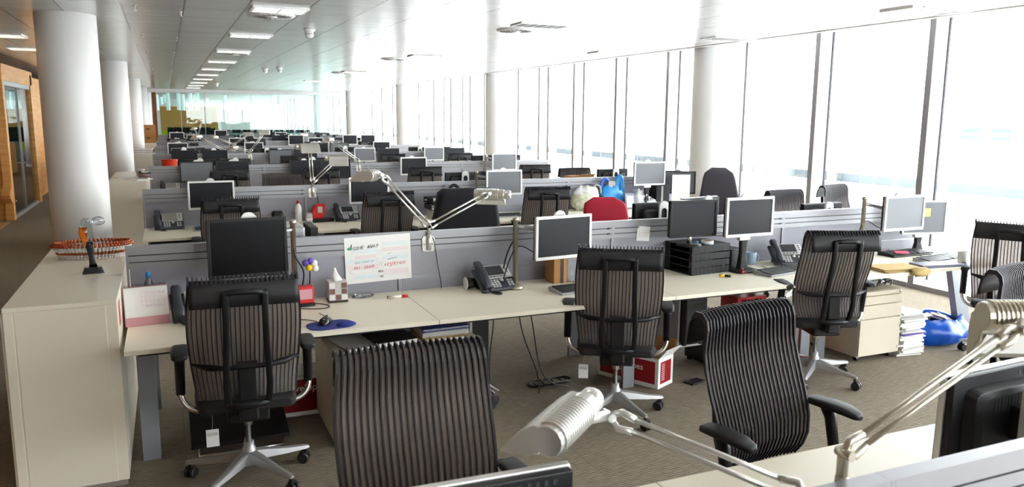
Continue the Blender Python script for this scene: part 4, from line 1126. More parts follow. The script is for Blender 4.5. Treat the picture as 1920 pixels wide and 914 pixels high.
for r in range(4, 9):
    for side in (0, 1):
        for k in range(4):
            for q in range(2):
                if r == 4 and side == 0: continue
                if random.random() < (0.12 if q == 0 else 0.45): continue
                x = XL + DW * k + (0.52 if q == 0 else 1.04) + random.uniform(-0.05, 0.05)
                if side == 0: kit = random.choice([M_ARCHS, M_ARCHS, M_ARCH, M_ARCHG, M_SILV43]); y = YP[r] - 0.30; rz = random.uniform(-.08, .08)
                else: kit = random.choice([M_ARCH, M_ARCH, M_ARCHS]); y = YP[r] + 0.34; rz = PI + random.uniform(-.1, .1)
                mon(kit, x, y, rz, '%s monitor at the %s, %s of the %s bench' % (['left-hand', 'right-hand'][q], SEAT[k], ['near side', 'far side'][side], ROWN[r]), 'monitors of the %s bench' % ROWN[r])
for kit, x, l_ in ((M_ARCH, 0.30, 'black screen at the aisle end of the fifth bench'), (M_ARCH, 0.83, 'second black screen from the aisle, fifth bench'), (M_ARCHG, 2.03, 'blue-grey screen in the left half of the fifth bench'), (M_ARCH, 2.5, 'black screen right of the blue-grey one, fifth bench'),
                   (M_ARCHSG, 3.68, 'pale screen in mid fifth bench'), (M_ARCH, 4.17, 'black screen right of the pale one in mid fifth bench'), (M_ARCHSG, 5.15, 'pale screen at the window end of the fifth bench'), (M_ARCH, 5.6, 'black screen at the window end of the fifth bench')):
    mon(kit, x, 15.87, 0.0, l_, 'monitors of the fifth bench')

GC = 'ribbed task chairs farther down the room'
for x, y, rz, l_ in ((0.50, 7.70, 0, 'ribbed chair seen from behind at the aisle end of the third bench'), (1.96, 7.72, 0, 'ribbed chair seen from behind below the left lamp head, third bench'), (3.72, 7.72, -0.15, 'ribbed chair seen from behind left of the red chair, third bench'),
                     (1.32, 9.95, PI, 'ribbed chair with only its striped top over the third bench partition, facing us'), (5.42, 9.85, PI, 'ribbed chair facing us beside a small carton near the window, beyond the third bench'),
                     (5.88, 6.05, 186 * D2R, 'ribbed chair by the window facing us, left of a pair beyond the second bench'), (6.92, 6.37, 196 * D2R, 'ribbed chair by the window turned sideways, right of a pair beyond the second bench'),
                     (0.75, 11.35, 0, 'ribbed chair seen from behind at the aisle end of the fourth bench'), (1.95, 11.3, 0.0, 'ribbed chair seen from behind before the paired black screens, fourth bench'), (3.45, 11.3, 0, 'ribbed chair seen from behind in mid fourth bench'), (5.25, 11.3, -0.1, 'ribbed chair seen from behind at the window end of the fourth bench'),
                     (4.0, 15.15, 0, 'ribbed chair seen from behind in mid fifth bench'), (5.4, 15.15, 0, 'ribbed chair seen from behind at the window end of the fifth bench'), (2.15, 15.2, 0, 'ribbed chair seen from behind in the left half of the fifth bench')):
    CH.put((x, y, 0), rz, l_, GC)
for r in range(5, 9):
    for k in range(4):
        if random.random() < 0.75:
            CH.put((XL + DW * k + 0.75 + random.uniform(-.2, .2), YP[r] - 1.0, 0), random.uniform(-.4, .4), 'ribbed chair at the %s, near side of the %s bench' % (SEAT[k], ROWN[r]), GC)
        if random.random() < 0.4:
            CH.put((XL + DW * k + 0.75 + random.uniform(-.2, .2), YP[r] + 1.05, 0), PI + random.uniform(-.4, .4), 'ribbed chair at the %s, far side of the %s bench' % (SEAT[k], ROWN[r]), GC)
shell_chair('low red upholstered chair facing us beyond the second bench partition', (3.62, 6.0, 0), PI - 0.25, 'red_fabric', 1.115, 0.235, 0.20, True)
shell_chair('tall dark plum office chair with a tapered back by the near window column', (6.03, 7.54, 0), 150 * D2R, 'plum_fabric', 1.25, 0.28, 0.17)
# jacket draped over a chair
CH.put((2.72, 7.55, 0), -0.1, 'task chair buried under the dark jacket at the third bench', GC)
jk = MB(); rings = []
for u in range(15):
    t_ = u / 14; z = lerp(1.15, 0.56, t_); hw = 0.27 + 0.10 * t_ ** 0.8; th = 0.22 + 0.06 * t_
    if u == 0: hw *= 0.90; th *= 0.5
    ring = []
    for q, p in enumerate(rrect(2 * hw, th, 0.05, 4)):
        n_ = noise.noise(Vector((p[0] * 6, p[1] * 6, z * 1.2))) * 0.022 * (0.3 + t_)
        ring.append((p[0] + n_, p[1] - 0.285 + n_ + 0.07 * t_, z + noise.noise(Vector((p[0] * 5, p[1] * 5, 3))) * 0.012))
    rings.append(ring)
jk.loft(rings); o = jk.build('jacket', 'navy_cloth'); o.location = (2.72, 7.55, 0); o.rotation_euler = (0, 0, -0.1); tag(o, 'dark navy jacket hung over a chair back behind the lamp arms', 'jacket')

# ---- phones, keyboards, mice
def put(kit, px, py, rz, label, group=None, z=ZD):
    x, y = at(px, py, z); return kit.put((x, y, z), rz, label, group)
GP = 'desk phones'
kx = lambda kit, x, y, rz, l_, g=GP: kit.put((x, y, ZD), rz, l_, g)
kx(PH, 0.105, 4.60, 0.08, 'desk phone beside the pink desk calendar')
kx(PH, 1.915, 4.67, 0.16, 'dark desk phone in mid desk with a fallen tumbler beside it')
kx(PH, 4.39, 4.67, -0.30, 'desk phone right of the silver square monitor, beside the blue cloth')
kx(PHL, -0.02, 8.40, 0.05, 'desk phone with a beige display at the aisle end of the third bench')
kx(PH, 1.735, 8.42, 0.05, 'desk phone right of the red hole punch on the third bench')
kx(PHL, 4.93, 8.30, 0.25, 'pale desk phone behind the red chair, before the carrier bags')
kx(PHL, 0.02, 12.15, 0.0, 'desk phone at the aisle end of the fourth bench')
GK2 = 'keyboards'
kx(KB, 2.46, 4.43, 0.10, 'keyboard below the wide silver monitor', GK2)
kx(KB, 4.10, 4.40, 0.18, 'grey keyboard below the square silver monitor', GK2)
kx(KBB, 5.62, 4.62, 0.02, 'black keyboard behind another at the window end desk', GK2)
kx(KB, 5.66, 4.33, 0.12, 'grey keyboard beside the white mug at the window end desk', GK2)
kx(KB, 0.42, 8.16, 0.03, 'dark keyboard before the aisle-end monitor of the third bench', GK2)
kx(KB, 3.50, 8.12, -0.03, 'keyboard below the grey pole-mounted monitor, third bench', GK2)
kx(KB, 5.55, 8.08, 0.05, 'keyboard right of the carrier bags near the tall plum chair', GK2)
GMS = 'computer mice'
m_ = Kit(mk_mouse)
MS.put((0.735, 4.19, ZD + 0.006), -0.5, 'glossy black mouse on the navy mouse mat', GMS)
MS.put((4.50, 4.44, ZD), 0.1, 'black mouse beside the turquoise cloth', GMS)
MS.put((0.80, 7.98, ZD), 0.3, 'dark mouse on the third bench beside the aisle-end keyboard', GMS)

# ---- lamps
twin_lamp('silver twin-arm desk lamp clamped to the partition above the poster', (1.524, YP[1], 1.06), [((1.225, YP[1] - 0.02, 1.485), (0.016, -0.03, 4.228), (1.175, YP[1] + 0.03, 1.478)), ((1.945, YP[1] - 0.03, 1.345), (0.45, 0.0, 2.6), (1.96, YP[1] - 0.0, 1.335))])
twin_lamp('large silver foreground desk lamp whose head hangs over the bottom centre', (1.16, YP[0], 1.00), [((0.905, 1.50, 1.165), (0.122, 0.065, 3.80), (0.76, 1.428, 1.197))], front=1)
twin_lamp('foreground desk lamp at bottom right, arm slanting up to the photo edge', (1.262, YP[0], 1.075), [((1.745, YP[0] + 0.02, 1.385), (0.95, 0.0, 2.72), (1.825, YP[0] + 0.06, 1.395))], front=1, metal='lamp_champagne')
x1, z1 = aty(585, 352, YP[2])
twin_lamp('silver twin-arm lamp on the third bench partition, one arm upright', (x1, YP[2], 1.06), [((x1 - 0.02, YP[2] - 0.03, 1.52), (0.3, 0, 0.05)), ((x1 + 0.28, YP[2] - 0.05, 1.40), (0.5, 0, -0.15))])
for r, px, arms, l_ in ((3, 672, ((-0.45, 0.38, 4.2), ), 'lamp leaning left on the fourth bench partition, mid row'), (4, 470, ((0.28, 0.42, -0.2), (-0.30, 0.12, 4.2)), 'twin-arm lamp on the fifth bench partition left of centre'),
                        (4, 425, ((-0.50, 0.33, 4.2),), 'lamp leaning left on the fifth bench partition near the aisle'), (5, 440, ((-0.42, 0.22, 4.2), (0.35, 0.3, 0)), 'twin-arm lamp on the sixth bench partition'), (7, 374, ((0.12, 0.55, 4.2), (-0.1, 0.3, 4.2)), 'tall lamp on the eighth bench partition near the aisle'),
                        (6, 545, ((0.4, 0.2, 0),), 'lamp leaning right on the seventh bench partition')):
    x, z = aty(px, 300, YP[r])
    twin_lamp(l_, (x, YP[r], 1.06), [((x + dx, YP[r] - 0.05, 1.10 + dz), (0.2, 0, a)) for dx, dz, a in arms])

# =================================================================== SMALL THINGS, nearest bench
def solo(m, name, mt, label, cat, group=None, bevel=0, loc=None, rz=0, rot=None):
    o = m.build(name, mt, None, bevel)
    if loc is not None: o.location = loc
    o.rotation_euler = rot if rot else (0, 0, rz)
    return tag(o, label, cat, group)
ZC = 0.956
# trophy on the cabinet
t = thing('trophy', 'small amber and clear glass trophy on a black base, on the near cabinet', 'trophy', (-0.42, 4.96, ZC), 0.1)
m = MB(); m.loft([rrect(0.112, 0.075, 0.008, 3, 0), rrect(0.085, 0.055, 0.006, 3, 0.036)], True, False); m.build('base', 'black_gloss', t)
rings = []
for z, hw, cx_ in ((0.035, 0.022, 0.002), (0.06, 0.018, 0.0), (0.09, 0.014, -0.004), (0.13, 0.016, -0.008), (0.16, 0.020, -0.01), (0.18, 0.016, -0.012)):
    rings.append([(cx_ + p[0], p[1], z) for p in rrect(2 * hw, 0.022, 0.008, 3)])
m = MB(); m.loft(rings); m.build('stem', 'black_gloss', t)
rings = []
for z, hw, cx_ in ((0.155, 0.008, -0.02), (0.19, 0.018, -0.032), (0.23, 0.022, -0.038), (0.265, 0.020, -0.034)):
    rings.append([(cx_ + p[0], p[1], z) for p in rrect(2 * hw, 0.02, 0.006, 3)])
m = MB(); m.loft(rings); m.build('amber_wing', 'amber_glass', t)
rings = []
for z, hw, cx_ in ((0.16, 0.010, 0.0), (0.21, 0.020, -0.006), (0.27, 0.030, -0.02), (0.30, 0.026, -0.016), (0.315, 0.014, -0.012)):
    rings.append([(cx_ + p[0], p[1], z) for p in rrect(2 * hw, 0.022, 0.007, 3)])
m = MB(); m.loft(rings); m.build('clear_wing', 'clear_plastic', t)
m = MB(); m.blob((0.045, 0, 0.295), (0.034, 0.012, 0.024), 3, 0.05); m.build('disc', 'clear_plastic', t)
# beaded basket with napkins
bx, by = -0.46, 5.52
t = thing('beaded_basket', 'oval beaded basket with amber bead rims, holding white napkins, on the near cabinet', 'basket', (bx, by, ZC))
def bead_ring(m, rx, ry, z, r, n):
    for k in range(n):
        a = 2 * PI * k / n
        m.lathe([(0.0, -r), (r * 0.8, -r * 0.6), (r, 0), (r * 0.8, r * 0.6), (0.0, r)], 7, (rx * math.cos(a), ry * math.sin(a), z))
for z, rx, ry, mt, nm in ((0.006, 0.185, 0.09, 'pearl_bead', 'clear_beads'), (0.022, 0.19, 0.095, 'pearl_bead', 'clear_beads'), (0.038, 0.198, 0.10, 'amber_bead', 'amber_beads'), (0.054, 0.205, 0.105, 'pearl_bead', 'clear_beads'), (0.068, 0.213, 0.112, 'pearl_bead', 'clear_beads'), (0.084, 0.225, 0.12, 'amber_bead', 'amber_beads')):
    m = MB(); bead_ring(m, rx, ry, z, 0.0105, 60); m.build(nm, mt, t)
m = MB(); bead_ring(m, 0.212, 0.108, 0.096, 0.0095, 60); m.build('amber_beads', 'amber_bead', t)
m = MB(); m.lathe([(0.0, 0.0), (1.0, 0.0), (1.0, 0.006), (0.0, 0.006)], 40); m.v = [(v[0] * 0.18, v[1] * 0.09, v[2]) for v in m.v]; m.build('basket_floor', 'clear_plastic', t)
for k, (x, y, z, rx, ry, rz) in enumerate(((-0.13, 0.02, 0.085, 0.3, 0.2, 0.3), (0.0, 0.01, 0.092, -0.2, 0.15, 0.7), (0.10, 0.02, 0.088, 0.25, -0.2, 0.2), (-0.17, -0.01, 0.10, 0.5, 0.6, 0.8))):
    s_ = 0.075 if k < 3 else 0.035
    m = MB(); m.add([(-s_, -s_, 0), (s_, -s_, 0.01), (s_, s_, 0), (-s_, s_, 0.014), (0, 0, 0.03), (-s_, -s_, -0.003), (s_, -s_, 0.007), (s_, s_, -0.003), (-s_, s_, 0.011), (0, 0, 0.027)], [(0, 1, 4), (1, 2, 4), (2, 3, 4), (3, 0, 4), (6, 5, 9), (7, 6, 9), (8, 7, 9), (5, 8, 9), (0, 5, 6, 1), (1, 6, 7, 2), (2, 7, 8, 3), (3, 8, 5, 0)])
    solo(m, 'napkin', 'white_paper', 'folded white napkin lying in the beaded basket, ' + ['left one', 'middle one', 'right one', 'small peaked one at its left end'][k], 'napkin', 'napkins in the beaded basket', 0, (bx + x, by + y, ZC + z - 0.035), rot=(rx * 0.4, ry * 0.4, rz))
# red sticker on cabinet side
m = MB(); m.box(0, 0.001, 0, 0.10, 0, 0.12); o = solo(m, 'sticker', 'red_plastic', 'red sticker on the side of the near cabinet', 'sticker', None, 0, (-0.2645, 4.28, 0.80))

# calendar, bottle
t = thing('desk_calendar', 'white and pink spiral desk calendar standing beside the near cabinet', 'calendar', (-0.15, 4.60, ZD), 0.10)
m = MB(); m.add([(-0.11, -0.075, 0.0), (0.11, -0.075, 0.0), (0.11, -0.005, 0.20), (-0.11, -0.005, 0.20), (-0.11, -0.078, 0.002), (0.11, -0.078, 0.002), (0.11, -0.008, 0.202), (-0.11, -0.008, 0.202)], [(3, 2, 1, 0), (4, 5, 6, 7), (0, 1, 5, 4), (1, 2, 6, 5), (2, 3, 7, 6), (3, 0, 4, 7)]); m.build('front_board', 'pink_card', t)
m = MB(); m.add([(-0.11, 0.075, 0.0), (0.11, 0.075, 0.0), (0.11, 0.0, 0.20), (-0.11, 0.0, 0.20), (-0.11, 0.078, 0.002), (0.11, 0.078, 0.002), (0.11, 0.003, 0.202), (-0.11, 0.003, 0.202)], [(0, 1, 2, 3), (7, 6, 5, 4), (4, 5, 1, 0), (5, 6, 2, 1), (6, 7, 3, 2), (7, 4, 0, 3)]); m.build('rear_board', 'pink_card', t)
def onboard(u, dz=0.003): return (-0.078 + 0.07 * u, 0.002 + 0.2 * u)
m = MB(); (y0, z0), (y1, z1) = onboard(0.22), onboard(0.98)
m.add([(-0.107, y0 - 0.003, z0), (0.107, y0 - 0.003, z0), (0.107, y1 - 0.003, z1), (-0.107, y1 - 0.003, z1), (-0.107, y0 - 0.001, z0), (0.107, y0 - 0.001, z0), (0.107, y1 - 0.001, z1), (-0.107, y1 - 0.001, z1)], [(0, 1, 2, 3), (7, 6, 5, 4), (4, 5, 1, 0), (5, 6, 2, 1), (6, 7, 3, 2), (7, 4, 0, 3)])
pg = m.build('page', 'white_paper', t)
m = MB()
for k in range(24): 
    x = -0.10 + k * 0.2 / 23; m.tube([(x, -0.004 + 0.009 * math.cos(a), 0.204 + 0.009 * math.sin(a)) for a in [2 * PI * q / 8 for q in range(9)]], 0.0012, 5)
m.build('spiral', 'ink_black', t)
m = MB()
for r_ in range(4):
    for c_ in range(6):
        u = 0.45 + r_ * 0.11; y_, z_ = onboard(u); m.box(-0.02 + c_ * 0.02, -0.006 + c_ * 0.02, y_ - 0.0045, y_ - 0.002, z_, z_ + 0.014)
m.build('page_grid', 'wash_pink', pg)
def bottle(label, loc, cap, r=0.032, h=0.21, s=1.0):
    t = thing('plastic_bottle', label, 'bottle', loc)
    m = MB(); m.lathe([(0.0, 0.0), (r * 0.9, 0.0), (r, 0.01), (r, h * 0.35), (r * 0.9, h * 0.42), (r, h * 0.5), (r, h * 0.66), (r * 0.75, h * 0.8), (r * 0.4, h * 0.9), (r * 0.38, h * 0.95), (0.0, h * 0.95)], 20); m.build('body', 'translucent_white' if cap != 'blue_plastic' else 'clear_plastic', t)
    m = MB(); m.lathe([(0.0, h * 0.92), (r * 0.5, h * 0.92), (r * 0.5, h * 1.03), (r * 0.44, h * 1.05), (0.0, h * 1.05)], 16); m.build('cap', cap, t)
    return t
bottle('clear bottle with a bright blue cap behind the desk calendar', (-0.135, 4.755, ZD), 'blue_plastic', 0.03, 0.235)
# mouse mat
t = thing('mouse_mat', 'navy mouse mat with a raised wrist rest at the desk edge', 'mouse mat', (0.755, 4.155, ZD), 0.1)
m = MB(); m.loft([[(p[0], p[1], z) for p in rrect(0.25, 0.17, 0.07, 6)] for z in (0, 0.005)], True, False); m.build('mat', 'navy_mat', t)
m = MB(); m.blob((0.075, -0.045, 0.005), (0.055, 0.036, 0.02), 2, 0.05, flat=0.0); m.build('wrist_rest', 'navy_mat', t)
# tissue box
t = thing('tissue_box', 'patterned cube tissue box with a white tissue sticking out', 'tissue box', (0.905, 4.72, ZD), -0.05)
m = MB(); m.box(-0.055, 0.055, -0.055, 0.055, 0.012, 0.125); m.build('carton', 'grey_paper', t, 0.002)
m = MB(); m.box(-0.057, 0.057, -0.057, 0.057, 0, 0.012); m.build('base_band', 'brown_dark', t)
m = MB()
for r_ in range(3):
    for c_ in range(3):
        if (r_ * 3 + c_) in (1, 3, 5, 8): m.box(-0.052 + c_ * 0.036, -0.020 + c_ * 0.036, -0.0565, -0.054, 0.016 + r_ * 0.036, 0.048 + r_ * 0.036)
m.build('printed_squares', 'brown_print', t)
m = MB()
for r_ in range(3):
    for c_ in range(3):
        if (r_ * 3 + c_) in (0, 2, 6): m.box(-0.052 + c_ * 0.036, -0.020 + c_ * 0.036, -0.0565, -0.054, 0.016 + r_ * 0.036, 0.048 + r_ * 0.036)
m.build('printed_squares', 'white_paper', t)
rings = []
for k in range(8):
    u = k / 7; ring = []
    for q in range(12):
        a = 2 * PI * q / 12; rr = lerp(0.036, 0.006, u ** 0.7) * (1 + 0.25 * math.sin(3 * a + k))
        ring.append((rr * math.cos(a) - 0.012 * u, rr * 0.5 * math.sin(a), 0.12 + 0.085 * u))
    rings.append(ring)
m = MB(); m.loft(rings); m.build('tissue', 'white_paper', t)
# red gadget and cables beside the first monitor
t = thing('red_card_box', 'small red box in the cable tangle beside the big black monitor', 'box', (0.70, 4.66, ZD), 0.1)
m = MB(); m.box(-0.05, 0.05, -0.035, 0.035, 0.02, 0.12); m.build('frame', 'red_plastic', t, 0.004)
m = MB(); m.box(-0.038, 0.038, -0.037, -0.034, 0.045, 0.105); m.build('front_panel', 'pink_card', t)
m = MB(); m.box(-0.055, 0.055, -0.04, 0.04, 0.0, 0.02); m.build('base', 'black_gloss', t, 0.003)
t = thing('toy_flower', 'little yellow, purple and white toy on the cables by the red box', 'toy', (0.74, 4.70, ZD + 0.12))
m = MB(); m.tube([(0, 0, 0), (0.005, 0, 0.10)], 0.004, 6); m.build('stem', 'cable_black', t)
for k, (dx, dz, mt) in enumerate(((0, 0.10, 'yellow_plastic'), (0.03, 0.125, 'white_ceramic'), (-0.02, 0.13, 'purple_card'), (0.035, 0.095, 'white_ceramic'), (0.01, 0.14, 'purple_card'))):
    m = MB(); m.blob((dx, 0, dz), (0.021, 0.016, 0.021), k, 0.1, nu=10, nv=8); m.build('petal', mt, t)
def cable(label, pts, r=0.0035, mt='cable_black', group='loose cables', n=24):
    m = MB(); m.tube(bez(pts, n), r, 6); return solo(m, 'cable', mt, label, 'cable', group)
cable('black cable hanging beside the big black monitor', [(0.66, 4.70, 1.10), (0.62, 4.66, 0.95), (0.80, 4.70, 0.98), (0.66, 4.7, 0.85), (0.70, 4.74, 0.74)], 0.005)
cable('thin black cable looping over the desk by the tissue box', [(0.66, 4.58, 0.734), (0.85, 4.45, 0.734), (0.90, 4.62, 0.734), (0.72, 4.70, 0.734)], 0.0028)
cable('black mouse cable running off the navy mat', [(0.70, 4.24, 0.734), (0.66, 4.34, 0.734), (0.6, 4.30, 0.734), (0.56, 4.4, 0.734)], 0.0025)
# marker pens
def marker(label, loc, rz, cap, body='white_ceramic', L=0.13):
    t = thing('marker_pen', label, 'marker', loc, rz)
    m = MB(); m.tube([(-L / 2 + 0.004, 0, 0.009), (L / 2 - 0.035, 0, 0.009)], 0.009, 12); m.build('barrel', body, t)
    m = MB(); m.tube([(L / 2 - 0.04, 0, 0.009), (L / 2, 0, 0.009)], 0.0096, 12); m.build('cap', cap, t)
    m = MB(); m.tube([(-L / 2, 0, 0.009), (-L / 2 + 0.008, 0, 0.009)], 0.0088, 12); m.build('end_plug', cap, t)
    return t
marker('white marker pen with a red cap lying on the desk below the poster', (1.265, 4.65, ZD), -0.05, 'red_plastic')
marker('yellow and black highlighter lying before the letter trays', (3.60, 4.42, ZD), 2.5, 'yellow_plastic', 'black_plastic', 0.085)
m = MB(); m.blob((0, 0, 0.008), (0.07, 0.045, 0.012), 4, 0.4, 3, flat=-0.007); solo(m, 'plastic_wrapper', 'clear_plastic', 'crumpled clear wrapper lying on the desk left of the red-capped marker', 'wrapper', None, 0, (1.07, 4.76, ZD))
# clear tumbler on its side
t = thing('plastic_tumbler', 'clear plastic tumbler lying on its side left of the middle phone', 'tumbler', (1.74, 4.72, ZD + 0.041), 0)
m = MB(); m.xf(ry=PI / 2); m.lathe([(0.0, 0.10), (0.028, 0.10), (0.040, 0.0), (0.038, 0.0), (0.026, 0.097), (0.0, 0.097)], 24); m.build('cup', 'clear_plastic', t)
m = MB(); m.xf(ry=PI / 2); m.lathe([(0.0385, -0.001), (0.0415, -0.001), (0.0415, 0.003), (0.0385, 0.003)], 24); m.build('rim', 'translucent_white', t)

# poster on the partition with hand lettering
pst = thing('poster', 'paper planner sheet with handwriting, taped on the partition', 'poster', (0.985, YP[1] - 0.0235, 0.80), 0)
pst.rotation_euler = (0, -0.028, 0)
PW, PH_ = 0.425, 0.295
m = MB(); m.box(0, PW, -0.0008, 0.0, 0, PH_); m.build('sheet', 'white_paper', pst)
m = MB()
for x0, x1, z0, z1 in ((0.045, 0.205, 0.19, 0.215), (0.24, 0.405, 0.225, 0.25), (0.24, 0.405, 0.135, 0.165), (0.05, 0.205, 0.125, 0.15), (0.05, 0.205, 0.025, 0.05), (0.02, 0.04, 0.13, 0.16), (0.215, 0.235, 0.18, 0.21)): m.box(x0, x1, -0.0012, -0.0008, z0, z1)
m.build('blue_wash', 'wash_blue', pst)
m = MB()
for x0, x1, z0, z1 in ((0.015, 0.21, 0.085, 0.115), (0.02, 0.04, 0.06, 0.085), (0.24, 0.405, 0.04, 0.075), (0.06, 0.20, 0.155, 0.175), (0.215, 0.235, 0.10, 0.13), (0.24, 0.405, 0.19, 0.215)): m.box(x0, x1, -0.0012, -0.0008, z0, z1)
m.build('pink_wash', 'wash_pink', pst)
m = MB()
for k in range(8): m.box(0.02, 0.405, -0.0011, -0.0008, 0.035 + k * 0.028, 0.0358 + k * 0.028)
for x in (0.044, 0.208, 0.238): m.box(x, x + 0.0008, -0.0011, -0.0008, 0.02, 0.26)
m.build('ruling', 'grey_paper', pst)
m = MB(); m.blob((0.033, -0.001, 0.225), (0.018, 0.0004, 0.009), 1, 0.2, nu=12, nv=6); m.build('green_blot', 'ink_green', pst)
STRK = {'G': [[(1, .8), (.6, 1), (.1, .7), (.1, .25), (.5, 0), (.95, .2), (.95, .45), (.55, .45)]], 'O': [[(.5, 1), (.05, .6), (.2, .05), (.8, .05), (.95, .6), (.5, 1)]], 'N': [[(0, 0), (.1, 1), (.85, 0), (.95, 1)]],
        'E': [[(.9, 1), (.05, .95), (0, 0), (.9, .03)], [(.05, .5), (.7, .52)]], 'A': [[(0, 0), (.45, 1), (.95, 0)], [(.2, .4), (.75, .4)]], 'W': [[(0, 1), (.25, 0), (.5, .7), (.72, 0), (1, 1)]], 'Y': [[(0, 1), (.45, .5)], [(1, 1), (.3, 0)]],
        'F': [[(.9, 1), (.05, .95), (0, 0)], [(.05, .5), (.7, .55)]], 'R': [[(0, 0), (.05, 1), (.8, .85), (.1, .5), (.9, 0)]], 'I': [[(.5, 1), (.45, 0)]], ':': [[(.4, .7), (.45, .65)], [(.4, .2), (.45, .15)]], 'L': [[(.05, 1), (0, 0), (.9, .05)]],
        'V': [[(0, 1), (.45, 0), (.95, 1)]], '/': [[(0, -.15), (.6, 1.1)]], 'K': [[(0, 1), (.05, 0)], [(.85, 1), (.08, .45), (.9, 0)]], 'U': [[(0, 1), (.1, .1), (.6, 0), (.9, .3), (.95, 1)]], '-': [[(0, .5), (1, .6)]], ' ': [],
        'B': [[(0, 0), (.05, 1), (.7, .8), (.1, .55), (.8, .25), (0, 0)]], 'e': [[(.05, .5), (.8, .55), (.5, .9), (.05, .5), (.3, .05), (.85, .15)]], 'g': [[(.8, .8), (.3, .9), (.1, .5), (.6, .4), (.8, .8), (.75, -.2), (.2, -.3)]], 'n': [[(0, 0), (.05, .8)], [(.05, .6), (.5, .85), (.8, .6), (.8, 0)]], 'a': [[(.8, .7), (.3, .8), (.1, .3), (.6, .1), (.8, .7), (.85, 0)]]}
def scrawl(name, txt, x, z, s, mt, wdt=0.0014, slant=0.0, par=None, kx_=0.62):
    m = MB(); cx_ = x
    for ch in txt:
        for st_ in STRK.get(ch, []):
            m.tube([(cx_ + (p[0] * 0.62 + p[1] * 0.12) * s * kx_ / 0.62, -0.0016, z + slant * (cx_ - x) + p[1] * s) for p in st_], wdt, 5)
        cx_ += s * (kx_ + 0.2)
    return m.build(name, mt, par)
scrawl('handwriting', 'GONE AWAY', 0.052, 0.213, 0.021, 'ink_black', 0.0016, 0.06, pst, 0.68)
scrawl('handwriting', 'FRI: LEAVE', 0.056, 0.090, 0.016, 'ink_red', 0.0014, 0.03, pst, 0.62)
scrawl('handwriting', 'eeg/Keann', 0.25, 0.094, 0.021, 'ink_red', 0.0013, 0.04, pst, 0.55)
scrawl('handwriting', 'UEA--NAU- U', 0.06, 0.125, 0.012, 'fitting_dark', 0.0007, 0.05, pst, 0.7)
m = MB(); m.tube([(0.27, -0.0016, 0.138), (0.33, -0.0016, 0.145)], 0.0014, 5); m.tube([(0.275, -0.0016, 0.172), (0.30, -0.0016, 0.178)], 0.0008, 5); m.tube([(0.042, -0.0016, 0.232), (0.046, -0.0016, 0.25)], 0.003, 5)
m.build('pen_strokes', 'ink_black', pst)
scrawl('handwriting', 'BEA', 0.21, 0.058, 0.013, 'ink_black', 0.0013, 0, pst, 0.6)
scrawl('handwriting', 'VU', 0.217, 0.024, 0.013, 'ink_black', 0.0014, 0, pst, 0.6)
# pinned note
nt_ = thing('paper_note', 'cream paper note with faint writing pinned on the partition right of the second chair', 'note', (3.165, YP[1] - 0.024, 0.955), 0); nt_.rotation_euler = (0, 0.09, 0)
m = MB(); m.box(-0.055, 0.055, -0.001, 0, 0, 0.108); m.build('sheet', 'white_paper', nt_)
for k in range(4):
    m = MB(); m.tube([(-0.03 + 0.02 * k, -0.0014, 0.03 + 0.004 * q * (1)) for q in range(10)], 0.0008, 4); m.build('writing', 'grey_paper', nt_)
m = MB(); m.lathe([(0.0, 0.0), (0.006, 0.0), (0.004, 0.006), (0.0, 0.007)], 10, (-0.05, -0.004, 0.098)); m.build('pin', 'ink_black', nt_)

# parcel behind the wide silver monitor
t = thing('parcel', 'small cardboard parcel wrapped in silvery tape below the wide silver monitor', 'parcel', (2.49, 4.735, ZD), 0.04)
m = MB(); m.box(-0.135, 0.135, -0.065, 0.065, 0, 0.175); m.build('carton', 'cardboard', t, 0.003)
m = MB(); m.box(-0.03, 0.11, -0.0665, -0.0645, 0.005, 0.165); m.build('plastic_film', 'parcel_tape', t)
m = MB(); m.box(-0.135, 0.135, -0.04, 0.03, 0.174, 0.1765); m.box(-0.085, -0.06, -0.066, 0.066, 0.0, 0.1762); m.build('tape', 'brown_dark', t)
cable('black cable drooping from the pole arm to the middle phone', [(2.07, 4.68, 1.05), (1.98, 4.66, 0.95), (2.02, 4.74, 0.80), (2.0, 4.70, 0.86)], 0.005)

# letter trays with things on top
t = thing('letter_tray', 'stack of black patterned letter trays under a monitor', 'letter trays', (3.56, 4.70, ZD), 0.08)
W_, D_ = 0.36, 0.30
for k in range(4):
    z0 = 0.002 + k * 0.053
    m = MB(); m.box(-W_ / 2, W_ / 2, -D_ / 2, D_ / 2, z0, z0 + 0.006); m.box(W_ / 2 - 0.006, W_ / 2, -D_ / 2, D_ / 2, z0, z0 + 0.05); m.box(-W_ / 2, W_ / 2, D_ / 2 - 0.006, D_ / 2, z0, z0 + 0.05)
    m.box(-W_ / 2, W_ / 2, -D_ / 2, -D_ / 2 + 0.006, z0, z0 + 0.047)
    m.box(-W_ / 2, -W_ / 2 + 0.006, -D_ / 2, -D_ / 2 + 0.03, z0, z0 + 0.05); m.box(-W_ / 2, -W_ / 2 + 0.006, D_ / 2 - 0.06, D_ / 2, z0, z0 + 0.05)
    tr = m.build('tray', 'black_plastic', t, 0.002)
m = MB(); m.box(-W_ / 2, W_ / 2, -D_ / 2, D_ / 2, 0.208, 0.214); m.build('top_plate', 'black_plastic', t)
m = MB()
for k in range(9): m.box(-0.16 + k * 0.04, -0.159 + k * 0.04, -D_ / 2 - 0.0008, -D_ / 2, 0.005, 0.208)
m.build('printed_lines', 'fitting_dark', t)
ZT = ZD + 0.214
t = thing('tape_roll', 'roll of pale tape lying on the letter trays', 'tape', (3.57, 4.60, ZT))
m = MB(); m.lathe([(0.032, 0.0), (0.045, 0.0), (0.045, 0.026), (0.032, 0.026), (0.032, 0.0)], 28); m.build('tape', 'translucent_white', t)
